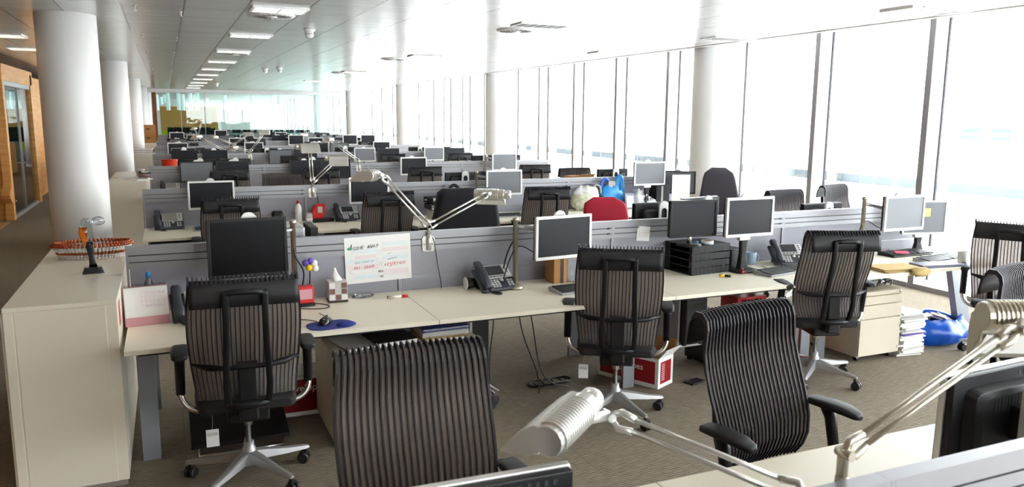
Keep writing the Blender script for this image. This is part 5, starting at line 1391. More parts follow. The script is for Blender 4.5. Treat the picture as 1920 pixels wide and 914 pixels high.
m = MB(); m.lathe([(0.028, 0.001), (0.032, 0.001), (0.032, 0.025), (0.028, 0.025), (0.028, 0.001)], 28); m.build('core', 'cardboard', t)
marker('short light blue pen end on the letter trays beside the tape roll', (3.49, 4.63, ZT), 0.2, 'blue_plastic', 'blue_plastic', 0.05)
# black box, bottle, mug, cloth, toy clip
t = thing('desktop_speaker', 'narrow black box standing between the letter trays and the blue mug', 'box', (3.86, 4.72, ZD), 0.1)
m = MB(); m.box(-0.06, 0.06, -0.09, 0.06, 0, 0.155); m.build('case', 'black_plastic', t, 0.005)
m = MB(); m.box(-0.05, 0.05, -0.0915, -0.089, 0.02, 0.14); m.build('front_grille', 'groove_black', t)
t = thing('small_bottle', 'small dark bottle with a white label between the trays and the black box', 'bottle', (3.755, 4.62, ZD))
m = MB(); m.lathe([(0.0, 0), (0.018, 0), (0.019, 0.003), (0.019, 0.07), (0.012, 0.085), (0.0, 0.085)], 18); m.build('glass', 'black_gloss', t)
m = MB(); m.lathe([(0.0193, 0.02), (0.0197, 0.021), (0.0197, 0.058), (0.0193, 0.059)], 18); m.build('label', 'white_paper', t)
m = MB(); m.lathe([(0.0, 0.083), (0.012, 0.083), (0.012, 0.108), (0.0, 0.108)], 14); m.build('cap', 'black_plastic', t)
MUGB.put((4.12, 4.76, ZD), -0.2, 'pale blue mug behind the grey keyboard of the square monitor', 'mugs')
MUG.put((5.74, 4.18, ZD), 0.9, 'white mug on the window-end desk', 'mugs')
MUG.put((3.70, 8.05, ZD), 2.6, 'white mug beyond the red chair, beside the magazines', 'mugs')
m = MB(); m.blob((0, 0, 0.012), (0.085, 0.05, 0.04), 8, 0.45, 3, flat=-0.011); m.blob((0.05, 0.02, 0.03), (0.05, 0.035, 0.03), 9, 0.4, 4); solo(m, 'cloth', 'turquoise_cloth', 'crumpled turquoise cloth behind the third chair', 'cloth', None, 0, (4.66, 4.72, ZD))
t = thing('toy_clip', 'small dark red plastic clip on the desk left of the grey keyboard', 'clip', (3.79, 4.46, ZD), 0.4)
m = MB(); m.blob((0, 0, 0.012), (0.02, 0.012, 0.012), 1, 0.1, nu=12, nv=8); m.build('body', 'dark_red', t)
m = MB(); m.tube([(0.01, 0, 0.012), (0.03, 0.01, 0.008), (0.032, -0.01, 0.008), (0.012, -0.008, 0.01)], 0.006, 8); m.tube([(-0.012, 0, 0.02), (-0.008, 0.0, 0.04), (0.006, 0.0, 0.035)], 0.006, 8); m.build('arm', 'dark_red', t)
cable('black cable bunch behind the square silver monitor', [(3.62, 4.72, 1.05), (3.7, 4.7, 0.95), (3.85, 4.78, 0.96), (4.0, 4.74, 1.0)], 0.005)
cable('blue network cable behind the third phone', [(4.62, 4.76, 0.735), (4.62, 4.8, 0.9), (4.78, 4.8, 0.92), (4.80, 4.78, 0.74)], 0.0035, 'cable_blue')
# window-end desk
t = thing('closed_folder', 'slate blue ring folder lying flat on the window-end desk', 'folder', (5.42, 4.16, ZD), -0.16)
m = MB(); m.box(-0.19, 0.19, -0.075, 0.075, 0.0, 0.022); m.build('cover', 'slate_folder', t, 0.003)
m = MB(); m.box(-0.04, 0.01, -0.03, 0.02, 0.022, 0.023); m.build('label', 'white_paper', t)
t = thing('envelope_stack', 'pile of tan envelopes hanging over the desk edge left of the slate folder', 'envelopes', (5.0, 4.17, ZD), -0.1)
m = MB()
for k in range(6): m.xf((0.01 * math.sin(k * 2), 0.01 * math.cos(k * 3), 0.004 * k), rz=0.05 * math.sin(k)); m.box(-0.19, 0.17, -0.10, 0.12, 0, 0.0035)
m.xf(); m.build('envelopes', 'tan_paper', t)
m = MB(); m.blob((0.1, -0.13, 0.0), (0.09, 0.05, 0.035), 6, 0.35, 3); m.build('torn_wrapper', 'tan_paper', t)
m = MB(); m.box(-0.15, 0.15, -0.11, 0.11, 0, 0.012); solo(m, 'paper_stack', 'white_paper', 'loose white papers behind the tan envelopes', 'papers', None, 0.001, (5.05, 4.44, ZD), 0.15)
m = MB(); m.box(-0.055, 0.055, -0.03, 0.03, 0.0, 0.004); solo(m, 'pink_slip', 'pink_note', 'bright pink slip lying across the black keyboard', 'note', None, 0, (5.52, 4.565, ZD + 0.034), -0.5, rot=(0.15, 0, -0.5))
t = thing('usb_stand', 'small black upright device beside the black keyboard', 'device', (5.10, 4.66, ZD))
m = MB(); m.box(-0.02, 0.02, -0.02, 0.02, 0, 0.01); m.build('base', 'black_plastic', t); m = MB(); m.box(-0.006, 0.006, -0.012, 0.012, 0.01, 0.13); m.build('upright', 'black_plastic', t, 0.002)

# ---------------------------------------------------------------- under and beside the near desks
GD = 'cream drawer pedestals'
PED.put((4.97, 4.24, 0), 0, 'cream three-drawer pedestal at the window end, beside the stacked papers', GD)
PED.put((1.42, 4.15, 0), 0, 'cream three-drawer pedestal under the desk, its right edge showing past the front chair', GD)
PED.put((0.98, 4.18, 0), 0, 'cream drawer pedestal under the desk, left of another and hidden by the front chair', GD)
GF = 'files on the pedestal under the desk'
for k, (x, y, w_, d_, h, mt, l_, rz) in enumerate(((0.93, 4.36, 0.22, 0.30, 0.012, 'grey_paper', 'grey folder lying on the left drawer pedestal', 0.2), (1.13, 4.36, 0.24, 0.3, 0.03, 'black_plastic', 'thick black binder lying flat on the pedestals under the desk', 0.12), (1.43, 4.36, 0.26, 0.32, 0.02, 'tan_paper', 'beige folder at the bottom of the pile on the right pedestal', -0.04))):
    t = thing('folder', l_, 'folder', (x, y, 0.556), rz, GF)
    m = MB(); m.box(-w_ / 2, w_ / 2, -d_ / 2, d_ / 2, 0, 0.003); m.box(-w_ / 2, w_ / 2, -d_ / 2, d_ / 2, h - 0.003, h); m.box(-w_ / 2, -w_ / 2 + 0.003, -d_ / 2, d_ / 2, 0.003, h - 0.003); m.build('cover', mt, t)
    m = MB(); m.box(-w_ / 2 + 0.004, w_ / 2 - 0.004, -d_ / 2 + 0.004, d_ / 2 - 0.004, 0.003, h - 0.003); m.build('pages', 'white_paper', t)
for k, (z, mt, l_) in enumerate(((0.577, 'translucent_white', 'pale spiral notebook, lowest of two on the right pedestal'), (0.602, 'binder_blue', 'blue edged spiral notebook, top of two on the right pedestal'))):
    t = thing('spiral_notebook', l_, 'notebook', (1.44, 4.35, z), 0.03 * k, GF)
    m = MB(); m.box(-0.14, 0.14, -0.11, 0.11, 0, 0.022); m.build('pages', 'white_paper', t)
    m = MB(); m.box(-0.142, 0.142, -0.112, 0.112, 0.022, 0.0245); m.box(-0.142, 0.142, -0.112, -0.1095, 0.004, 0.0155); m.build('cover', mt, t)
    m = MB()
    for q in range(26): m.tube([(-0.13 + q * 0.0104, -0.112 + 0.010 * math.cos(a), 0.012 + 0.011 * math.sin(a)) for a in [2 * PI * j / 7 for j in range(8)]], 0.0012, 4)
    m.build('spiral', 'white_ceramic', t)
# envelopes carton
def carton(label, loc, rz, W, D, H, open_top):
    t = thing('envelope_carton', label, 'carton', loc, rz, 'envelope cartons')
    m = MB(); m.box(-W / 2, W / 2, -D / 2, -D / 2 + 0.004, 0, H); m.box(-W / 2, W / 2, D / 2 - 0.004, D / 2, 0, H); m.box(-W / 2, -W / 2 + 0.004, -D / 2, D / 2, 0, H); m.box(W / 2 - 0.004, W / 2, -D / 2, D / 2, 0, H); m.box(-W / 2, W / 2, -D / 2, D / 2, 0, 0.004)
    m.build('box', 'white_paper', t)
    if open_top:
        m = MB(); m.add([(-W / 2, D / 2, H), (W / 2, D / 2, H), (W / 2, D / 2 + 0.05, H + 0.09), (-W / 2, D / 2 + 0.05, H + 0.09), (-W / 2, D / 2 + 0.004, H), (W / 2, D / 2 + 0.004, H), (W / 2, D / 2 + 0.054, H + 0.09), (-W / 2, D / 2 + 0.054, H + 0.09)], [(0, 1, 2, 3), (7, 6, 5, 4), (4, 5, 1, 0), (5, 6, 2, 1), (6, 7, 3, 2), (7, 4, 0, 3)]); m.build('flap', 'cardboard', t)
        m = MB(); m.add([(W / 2, -D / 2, H), (W / 2, D / 2, H), (W / 2 + 0.06, D / 2, H + 0.07), (W / 2 + 0.06, -D / 2, H + 0.07), (W / 2 - 0.004, -D / 2, H), (W / 2 - 0.004, D / 2, H), (W / 2 + 0.056, D / 2, H + 0.073), (W / 2 + 0.056, -D / 2, H + 0.073)], [(0, 1, 2, 3), (7, 6, 5, 4), (4, 5, 1, 0), (5, 6, 2, 1), (6, 7, 3, 2), (7, 4, 0, 3)]); m.build('flap', 'white_paper', t)
        m = MB()
        for q in range(14): m.box(-W / 2 + 0.01 + q * (W - 0.02) / 14, -W / 2 + 0.02 + q * (W - 0.02) / 14, -D / 2 + 0.01, D / 2 - 0.01, 0.005, H - 0.03)
        m.build('envelopes', 'tan_paper', t)
    else:
        m = MB(); m.box(-W / 2, W / 2, -D / 2, D / 2, H - 0.004, H); m.build('lid', 'white_paper', t)
    m = MB(); m.box(-W / 2 + 0.02, W / 2 - 0.025, -D / 2 - 0.001, -D / 2 + 0.001, 0.03, H - 0.025); rp = m.build('red_panel', 'dark_red', t)
    m = MB(); m.box(W / 2 - 0.001, W / 2 + 0.001, -D / 2 + 0.03, D / 2 - 0.03, 0.03, H - 0.03); m.build('red_panel', 'dark_red', t)
    text_mesh('lettering', 'envelopes', 0.062, 'white_paper', rp, (W / 2 - 0.37, -D / 2 - 0.0015, H - 0.10), (PI / 2, 0, 0), 0.0003, 0.0006)
    text_mesh('lettering', 'envelopes', 0.022, 'white_paper', rp, (W / 2 - 0.37, -D / 2 - 0.0015, H - 0.135), (PI / 2, 0, 0), 0.0003)
    m = MB()
    for q in range(9): m.box(W / 2 + 0.001, W / 2 + 0.0015, -D / 2 + 0.045, -D / 2 + 0.085, H - 0.05 - q * 0.014, H - 0.045 - q * 0.014)
    m.build('small_print', 'wash_pink', t)
    return t
carton('open white and red carton lettered envelopes behind the second chair', (2.985, 4.60, 0), -1.13, 0.50, 0.20, 0.215, True)
carton('closed white and red envelopes carton in the dark under the desk, behind the nearest chair', (0.70, 4.90, 0), 0.0, 0.50, 0.24, 0.26, False)
# footrest
t = thing('footrest', 'black footrest with chrome rail under the aisle-end desk', 'footrest', (0.29, 4.55, 0), 0)
m = MB(); m.prism([(-0.18, 0.05), (-0.18, 0.07), (0.16, 0.17), (0.16, 0.15)], -0.26, 0.26, 'x'); m.build('plate', 'black_plastic', t, 0.005)
m = MB(); m.tube([(-0.22, 0.12, 0.14), (-0.22, -0.19, 0.012), (0.22, -0.19, 0.012), (0.22, 0.12, 0.14)], 0.009, 8); m.tube([(-0.22, 0.12, 0.14), (-0.22, 0.2, 0.009), (0.22, 0.2, 0.009), (0.22, 0.12, 0.14)], 0.009, 8); m.build('rail', 'polished_metal', t)
# PC towers
def tower(label, loc, rz=0):
    t = thing('computer_tower', label, 'computer', loc, rz, 'computer towers under the desks')
    m = MB(); m.box(-0.09, 0.09, -0.21, 0.21, 0.02, 0.40); m.build('case', 'black_plastic', t, 0.005)
    m = MB(); m.box(-0.085, 0.085, -0.214, -0.208, 0.03, 0.39); m.build('front_panel', 'charcoal_plastic', t, 0.003)
    m = MB(); m.box(-0.07, 0.07, -0.217, -0.213, 0.33, 0.36); m.box(-0.07, 0.07, -0.217, -0.213, 0.28, 0.31); m.build('drive_bay', 'black_gloss', t)
    m = MB()
    for sx in (-1, 1):
        for sy in (-1, 1): m.box(sx * 0.07 - 0.012, sx * 0.07 + 0.012, sy * 0.17 - 0.015, sy * 0.17 + 0.015, 0, 0.02)
    m.build('feet', 'black_plastic', t)
    return t
tower('black computer tower under the desk joint below the letter trays', (3.36, 4.62, 0.27)).location.z = 0.25
tower('black computer tower under the desk left of the red carrier', (3.70, 4.66, 0.0))
for k, (x, y, z0, z1, l_) in enumerate(((3.36, 4.62, 0.24, 0.68, 'steel cradle carrying the computer under the desk joint'),)):
    t = thing('computer_cradle', l_, 'cradle', (x, y, 0))
    m = MB(); m.box(-0.11, -0.095, -0.15, 0.15, z0 - 0.01, z1); m.box(0.095, 0.11, -0.15, 0.15, z0 - 0.01, z1); m.build('side', 'silver_paint', t)
    m = MB(); m.box(-0.11, 0.11, -0.15, 0.15, z0 - 0.01, z0 + 0.005); m.build('shelf', 'silver_paint', t)
t = thing('red_crate', 'bright red crate with tangled black cables under the desk beyond the curved front chair', 'crate', (4.05, 4.74, 0.0))
m = MB(); m.box(-0.14, 0.14, -0.10, 0.10, 0.0, 0.50); m.build('shell', 'red_plastic', t, 0.006)
m = MB()
for k in range(7): m.tube(bez([(-0.1 + 0.03 * k, -0.107, 0.48), (0.06 * math.sin(k * 2.1), -0.125, 0.36), (-0.1 + 0.03 * ((k * 3) % 7), -0.107, 0.2)], 10), 0.006, 6)
m.build('cables', 'cable_black', t)
# loose papers, bags by the window
random.seed(3)
zz = 0.0
for k in range(26):
    h = random.uniform(0.008, 0.018); mt = 'purple_card' if k == 12 else random.choice(['white_paper', 'white_paper', 'grey_paper', 'white_paper'])
    m = MB(); w_ = random.uniform(0.11, 0.135)
    m.box(-w_, w_, -0.11, 0.11, 0, h)
    solo(m, 'paper_bundle', mt, 'bundle of %s in the floor pile beside the window-end drawers, %s from the floor' % ('purple card' if k == 12 else 'papers', ['1st', '2nd', '3rd'][k] if k < 3 else '%dth' % (k + 1)), 'papers', 'paper bundles piled on the floor', 0.001, (5.31 + random.uniform(-.015, .02), 4.34 + random.uniform(-.015, .015), zz), random.uniform(-.15, .15))
    zz += h + 0.0005
t = thing('carrier_bag', 'bright blue plastic bag full of papers slumped on the floor by the window', 'bag', (5.80, 4.50, 0), -0.3)
rings = []
for z, rx, ry in ((0.004, 0.28, 0.17), (0.05, 0.34, 0.22), (0.10, 0.355, 0.23), (0.14, 0.34, 0.22), (0.18, 0.32, 0.20), (0.215, 0.29, 0.175), (0.19, 0.26, 0.155)):
    ring = []
    for q in range(64):
        a = 2 * PI * q / 64; n_ = 1 + 0.16 * noise.noise(Vector((math.cos(a) * 3, math.sin(a) * 3, z * 12))) + 0.09 * noise.noise(Vector((math.cos(a) * 9, math.sin(a) * 9, z * 25)))
        ring.append((rx * n_ * math.cos(a), ry * n_ * math.sin(a), max(0.003, z + 0.025 * noise.noise(Vector((math.cos(a) * 2.5, math.sin(a) * 2.5, 7))) * (z > 0.1))))
    rings.append(ring)
m = MB(); m.loft(rings, False); m.build('sack', 'blue_bag', t)
m = MB(); m.tube(bez([(-0.02, 0.13, 0.18), (0.04, 0.12, 0.27), (0.20, 0.08, 0.24), (0.30, -0.02, 0.17)], 16), [0.012 + 0.024 * math.sin(PI * q / 16) for q in range(17)], 8, True, 0.3); m.build('handle', 'blue_bag', t)
m = MB()
for k in range(9): m.xf((-0.18 + 0.045 * k, 0.03 * math.sin(k * 2), 0.205 + 0.012 * math.sin(k * 3)), rx=0.3 * math.sin(k), ry=0.35 * math.cos(k * 2), rz=k); m.box(-0.07, 0.07, -0.05, 0.05, -0.004, 0.004)
m.xf(); m.build('papers_inside', 'magazine', t)
t = thing('box_file', 'mauve box file lying on the floor behind the blue bag', 'box file', (5.70, 4.92, 0), 0.1)
m = MB(); m.box(-0.24, 0.24, -0.17, 0.17, 0, 0.19); m.build('box', 'mauve_folder', t, 0.004); m = MB(); m.box(-0.245, 0.245, -0.175, 0.175, 0.16, 0.20); m.build('lid', 'pink_card', t, 0.004)
# cable netting hanging at the window-end desk
m = MB(); random.seed(8)
for k in range(10): m.tube(bez([(random.uniform(-.06, .06), random.uniform(-.04, .04), 0.34), (random.uniform(-.12, .12), random.uniform(-.06, .06), 0.2), (random.uniform(-.12, .12), random.uniform(-.06, .06), 0.12), (random.uniform(-.08, .08), random.uniform(-.04, .04), -0.16)], 14), 0.006, 6)
for k in range(6): m.tube([(0.085 * math.cos(a), 0.05 * math.sin(a), 0.28 - k * 0.075 + 0.02 * math.sin(a * 2 + k)) for a in [2 * PI * q / 14 for q in range(15)]], 0.005, 6)
solo(m, 'cable_bundle', 'cable_black', 'netted bundle of black cables hanging below the window-end desk', 'cables', None, 0, (5.45, 4.66, 0.36))
m = MB(); m.blob((0, 0, 0.05), (0.13, 0.09, 0.06), 5, 0.35, 3, flat=-0.045); m.blob((0.12, 0.03, 0.045), (0.06, 0.04, 0.05), 6, 0.3, 4, flat=-0.04); solo(m, 'black_bag', 'black_gloss', 'crumpled black bag lying on top of the window-end drawers', 'bag', None, 0, (5.0, 4.42, 0.557))
# floor litter between the pedestals and the second chair
m = MB(); m.blob((0, 0, 0.02), (0.11, 0.16, 0.035), 7, 0.35, 3, flat=-0.018); solo(m, 'cloth_bag', 'navy_cloth', 'flat black bag on the carpet right of the near pedestal', 'bag', None, 0, (1.78, 4.56, 0))
m = MB()
for k in range(3): m.tube(bez([(0.0, 0.0, 0.10 + 0.05 * k), (0.05, -0.03, 0.22 - 0.06 * k), (0.10, 0.02, 0.08), (0.20 - 0.04 * k, -0.03 * k, 0.03)], 12), 0.012, 6, True, 0.25)
solo(m, 'plastic_strap', 'translucent_white', 'curl of pale plastic strapping on the black bag by the near pedestal', 'strap', None, 0, (1.72, 4.58, 0.03))
t = thing('socket_post', 'dark power and cable post under the desk right of the near pedestal', 'cable post', (1.86, 4.78, 0))
m = MB(); m.box(-0.06, 0.06, -0.02, 0.02, 0.0, 0.68); m.build('post', 'black_plastic', t); m = MB(); m.box(-0.075, -0.06, -0.025, 0.025, 0, 0.68); m.build('edge', 'silver_paint', t)
for k, p in enumerate((((2.05, 4.55, 0.70), (2.0, 4.5, 0.4), (2.25, 4.6, 0.2), (2.2, 4.55, 0.012)), ((2.12, 4.6, 0.70), (2.2, 4.5, 0.3), (2.1, 4.5, 0.1), (2.45, 4.6, 0.012)), ((2.9, 4.6, 0.7), (2.85, 4.55, 0.4), (2.98, 4.6, 0.2), (2.92, 4.5, 0.012)), ((1.9, 4.72, 0.7), (1.98, 4.65, 0.5), (1.84, 4.7, 0.3), (1.9, 4.62, 0.012)))):
    cable(['black cable dangling left of the second chair, left one', 'black cable dangling left of the second chair, right one', 'black cable dangling right of the second chair', 'black cable dangling by the dark cable post'][k], p, 0.0045)
m = MB(); random.seed(4)
for k in range(5): m.tube([(0.10 * math.cos(a) * (1 + 0.3 * math.sin(k)) + 0.03 * k, 0.07 * math.sin(a) - 0.02 * k, 0.01 + 0.008 * k + 0.006 * math.sin(3 * a)) for a in [2 * PI * q / 16 for q in range(15)]], 0.005, 6)
solo(m, 'cable_coil', 'cable_black', 'loose coil of cables on the floor under the second desk', 'cables', None, 0, (2.30, 4.74, 0))
m = MB(); m.box(-0.07, 0.07, -0.04, 0.04, 0, 0.012); solo(m, 'phone_book', 'black_plastic', 'small dark pad on the carpet right of the envelopes carton', 'pad', None, 0.002, (3.33, 4.36, 0), 0.3)

# ---------------------------------------------------------------- third bench clutter
bottle('frosted bottle with a red cap on the third bench', (1.235, 8.42, ZD), 'red_plastic', 0.036, 0.22)
t = thing('hole_punch', 'red hole punch standing on a black base on the third bench', 'hole punch', (1.44, 8.40, ZD), 0.1)
m = MB(); m.prism([(-0.07, 0.04), (0.05, 0.04), (0.07, 0.19), (-0.03, 0.19), (-0.07, 0.12)], -0.03, 0.03); m.build('lever', 'red_plastic', t, 0.006)
m = MB(); m.box(-0.015, 0.035, -0.032, -0.029, 0.10, 0.165); m.build('label', 'grey_paper', t)
m = MB(); m.box(-0.09, 0.15, -0.06, 0.06, 0, 0.04); m.build('base', 'black_plastic', t, 0.008)
t = thing('card_index', 'small pale stack of cards left of the red hole punch', 'cards', (1.335, 8.38, ZD))
m = MB(); m.box(-0.03, 0.03, -0.05, 0.05, 0, 0.10); m.build('cards', 'grey_paper', t, 0.003); m = MB(); m.box(-0.031, 0.031, -0.052, 0.052, 0.03, 0.05); m.build('band', 'white_paper', t)
t = thing('tape_dispenser', 'black rounded desk dispenser right of the big black monitor, third bench', 'dispenser', (1.02, 8.42, ZD))
m = MB(); m.loft([[(p[0], p[1], z) for p in rrect(0.12 * s_, 0.09 * s_, 0.03, 4)] for z, s_ in ((0, 1), (0.11, 0.95), (0.13, 0.8))], True, False); m.build('body', 'black_plastic', t); m = MB(); m.box(-0.03, 0.03, -0.046, -0.042, 0.06, 0.075); m.build('slot', 'silver_bezel', t)
t = thing('laser_printer', 'pale grey printer with a dark slot beyond the partition, right of the big monitor', 'printer', (0.68, 5.35, ZD), 0)
m = MB(); m.box(-0.12, 0.12, -0.17, 0.17, 0.0, 0.40); m.build('case', 'silver_paint', t, 0.015); m = MB(); m.box(-0.09, 0.09, -0.175, -0.16, 0.22, 0.34); m.build('paper_slot', 'black_plastic', t)
t = thing('box_file', 'narrow dark box file standing right of the pale printer beyond the partition', 'box file', (0.86, 5.35, ZD), 0)
m = MB(); m.box(-0.025, 0.025, -0.15, 0.15, 0, 0.39); m.build('case', 'charcoal_plastic', t, 0.003); m = MB(); m.box(-0.018, 0.018, -0.152, -0.149, 0.2, 0.3); m.build('label', 'grey_paper', t)
cable('blue network cable curling from the aisle-end keyboard, third bench', [(0.2, 8.3, 0.735), (0.35, 8.45, 0.80), (0.55, 8.45, 0.78), (0.62, 8.4, 0.9), (0.75, 8.48, 0.8)], 0.005, 'cable_blue')
cable('blue network cable looping behind the third bench phone', [(1.72, 8.5, 0.74), (1.75, 8.5, 0.98), (2.0, 8.5, 0.98), (1.98, 8.5, 0.74)], 0.004, 'cable_blue')
cable('grey cable arching behind the flowered carrier bag', [(4.55, 8.5, 0.74), (4.5, 8.5, 1.15), (5.0, 8.5, 1.1), (4.95, 8.5, 0.8)], 0.006, 'slate_folder')
# paper trays on the third bench
for k in range(2):
    t = thing('letter_tray', ['dark letter tray with papers behind the draped jacket, lower one', 'dark letter tray with papers behind the draped jacket, upper one'][k], 'letter tray', (2.78, 8.28, ZD + 0.10 + 0.075 * k), 0.1 * k, 'letter trays on the third bench')
    m = MB(); m.box(-0.17, 0.17, -0.13, 0.13, 0, 0.006); m.box(-0.17, -0.164, -0.13, 0.13, 0, 0.06); m.box(0.164, 0.17, -0.13, 0.13, 0, 0.06); m.box(-0.17, 0.17, 0.124, 0.13, 0, 0.06); m.build('tray', 'black_plastic', t, 0.002)
    m = MB(); m.xf((0, 0, 0.012), ry=0.08 * (k - 0.3), rz=0.2 * k); m.box(-0.16, 0.18, -0.12, 0.11, 0, 0.012); m.xf((0.02, 0, 0.035), ry=-0.1 * k, rz=-0.1); m.box(-0.17, 0.15, -0.12, 0.11, 0, 0.006); m.xf(); m.build('papers', 'white_paper', t)
t = thing('tray_riser', 'pale box supporting the dark letter trays behind the jacket', 'box', (2.78, 8.28, ZD))
m = MB(); m.box(-0.15, 0.15, -0.11, 0.11, 0, 0.098); m.build('box', 'grey_paper', t, 0.003); m = MB(); m.box(-0.03, 0.03, -0.112, -0.109, 0.03, 0.07); m.build('label', 'white_paper', t)
# magazines by the ribbed chair
zz = ZD
for k in range(7):
    h = 0.016
    m = MB(); m.box(-0.13, 0.13, -0.10, 0.10, 0, h)
    solo(m, 'magazine', ['magazine', 'white_paper', 'pink_card', 'magazine', 'teal_desk', 'magazine', 'white_paper'][k], 'magazine in the pile between the ribbed chair and the red chair, %s from the bottom' % ['1st', '2nd', '3rd', '4th', '5th', '6th', 'top'][k], 'magazine', 'magazines on the third bench', 0.001, (4.10, 8.32, zz), 0.2 * math.sin(k * 2.3)); zz += h + 0.0004
# carrier bags on the third bench
t = thing('carrier_bag', 'flowered pale carrier bag lying behind the red chair', 'bag', (4.65, 8.36, ZD))
m = MB(); m.blob((0, 0, 0.12), (0.20, 0.11, 0.15), 11, 0.25, 2.5, flat=-0.118); m.build('sack', 'floral', t); m = MB(); m.blob((-0.02, 0.0, 0.20), (0.16, 0.09, 0.09), 12, 0.3, 3); m.build('sack_top', 'translucent_white', t)
m = MB(); m.tube(bez([(0.05, 0, 0.24), (0.12, -0.02, 0.34), (0.2, -0.02, 0.32), (0.2, 0, 0.2)], 12), 0.014, 8, True, 0.4); m.build('handle', 'white_ceramic', t)
t = thing('carrier_bag', 'light blue carrier bag with knotted handles on the third bench', 'bag', (5.02, 8.42, ZD))
m = MB(); m.blob((0, 0, 0.13), (0.17, 0.06, 0.17), 13, 0.25, 2.5, flat=-0.128); m.build('sack', 'blue_bag_light', t)
m = MB(); m.tube(bez([(-0.13, 0, 0.22), (-0.16, 0, 0.40), (0.0, 0, 0.42), (-0.02, 0, 0.24)], 14), 0.02, 8, True, 0.45); m.build('handle', 'blue_bag', t)
m = MB(); m.tube(bez([(0.08, 0, 0.2), (0.10, 0, 0.42), (0.16, 0, 0.48), (0.17, 0, 0.2)], 14), [0.035] * 15, 8, True, 0.4); m.build('handle', 'blue_bag_light', t)
m = MB(); m.box(-0.04, 0.05, -0.03, 0.03, 0.24, 0.34); m.build('contents', 'magazine', t)
t = thing('picture_frame', 'dark framed photo leaning beside the blue carrier bag', 'frame', (5.22, 8.26, ZD), 0.05)
t.rotation_euler = (-0.2, 0, 0.05)
m = MB(); m.box(-0.07, 0.07, -0.008, 0.008, 0, 0.20); m.build('frame', 'slate_folder', t, 0.003); m = MB(); m.box(-0.05, 0.05, -0.0095, -0.0075, 0.02, 0.165); m.build('picture', 'white_paper', t)
m = MB(); m.blob((0, 0, 0.09), (0.14, 0.08, 0.13), 15, 0.5, 3, flat=-0.088); m.blob((0.12, -0.02, 0.05), (0.12, 0.08, 0.06), 16, 0.5, 3, flat=-0.048); solo(m, 'crumpled_bag', 'translucent_white', 'crumpled white plastic bag below the grey monitor by the carrier bags', 'bag', None, 0, (5.42, 8.36, ZD))
t = thing('desk_tower', 'black and silver computer tower standing on the desk behind the grey monitor', 'computer', (5.72, 8.40, ZD))
m = MB(); m.box(-0.10, 0.10, -0.10, 0.10, 0, 0.28); m.build('case', 'black_plastic', t, 0.004); m = MB(); m.box(-0.03, 0.0, -0.103, -0.099, 0.02, 0.27); m.build('silver_strip', 'silver_paint', t)
t = thing('paper_holder', 'tall sheet of white paper on a clip stand right of the grey monitor', 'document holder', (5.86, 8.12, ZD), -0.2)
m = MB(); m.box(-0.12, 0.12, 0.0, 0.002, 0.06, 0.42); m.build('sheet', 'white_paper', t); m = MB(); m.box(-0.01, 0.01, 0.002, 0.012, 0, 0.40); m.box(-0.08, 0.08, -0.05, 0.05, 0, 0.01); m.build('stand', 'black_plastic', t)
# small carton near window on third bench far side
t = thing('cardboard_box', 'small cardboard box over the third bench partition near the window', 'carton', (4.88, 8.98, ZD), 0.2)
m = MB(); m.box(-0.17, 0.17, -0.10, 0.10, 0, 0.37); m.build('box', 'cardboard', t, 0.003); m = MB(); m.add([(-0.17, -0.1, 0.37), (0.17, -0.1, 0.37), (0.12, -0.2, 0.40), (-0.12, -0.2, 0.40), (-0.17, -0.1, 0.374), (0.17, -0.1, 0.374), (0.12, -0.2, 0.404), (-0.12, -0.2, 0.404)], [(3, 2, 1, 0), (4, 5, 6, 7), (0, 1, 5, 4), (1, 2, 6, 5), (2, 3, 7, 6), (3, 0, 4, 7)]); m.build('flap', 'cardboard', t)
t = thing('desk_tidy', 'black desk tidy on the third bench, left of the black monitor top', 'desk tidy', (2.95, 8.36, ZD + 0.0))
m = MB(); m.tube(bez([(-0.1, 0, 0.0), (-0.1, 0, 0.42), (0.02, 0, 0.38), (0.06, 0, 0.30)], 12), 0.02, 8); m.build('arm', 'black_plastic', t); m = MB(); m.box(-0.14, 0.1, -0.06, 0.06, 0, 0.02); m.build('base', 'black_plastic', t)
# orange tubs at the aisle end of the fifth bench
for k, (x, s_) in enumerate(((0.03, 1.0), (0.27, 0.75))):
    t = thing('plastic_tub', ['orange-red plastic tub at the aisle end of the fourth bench', 'low orange-red tub lid right of the taller orange tub'][k], 'tub', (x, YP[3] + 0.35, ZD + 0.0))
    m = MB(); m.lathe([(0.0, 0), (0.09, 0), (0.11, 0.46 * s_ ), (0.105, 0.46 * s_), (0.0, 0.45 * s_)], 20); m.build('tub', 'orange_red', t); m = MB(); m.lathe([(0.112, 0.44 * s_), (0.116, 0.44 * s_), (0.116, 0.46 * s_), (0.112, 0.46 * s_)], 20); m.build('rim', 'red_plastic', t)
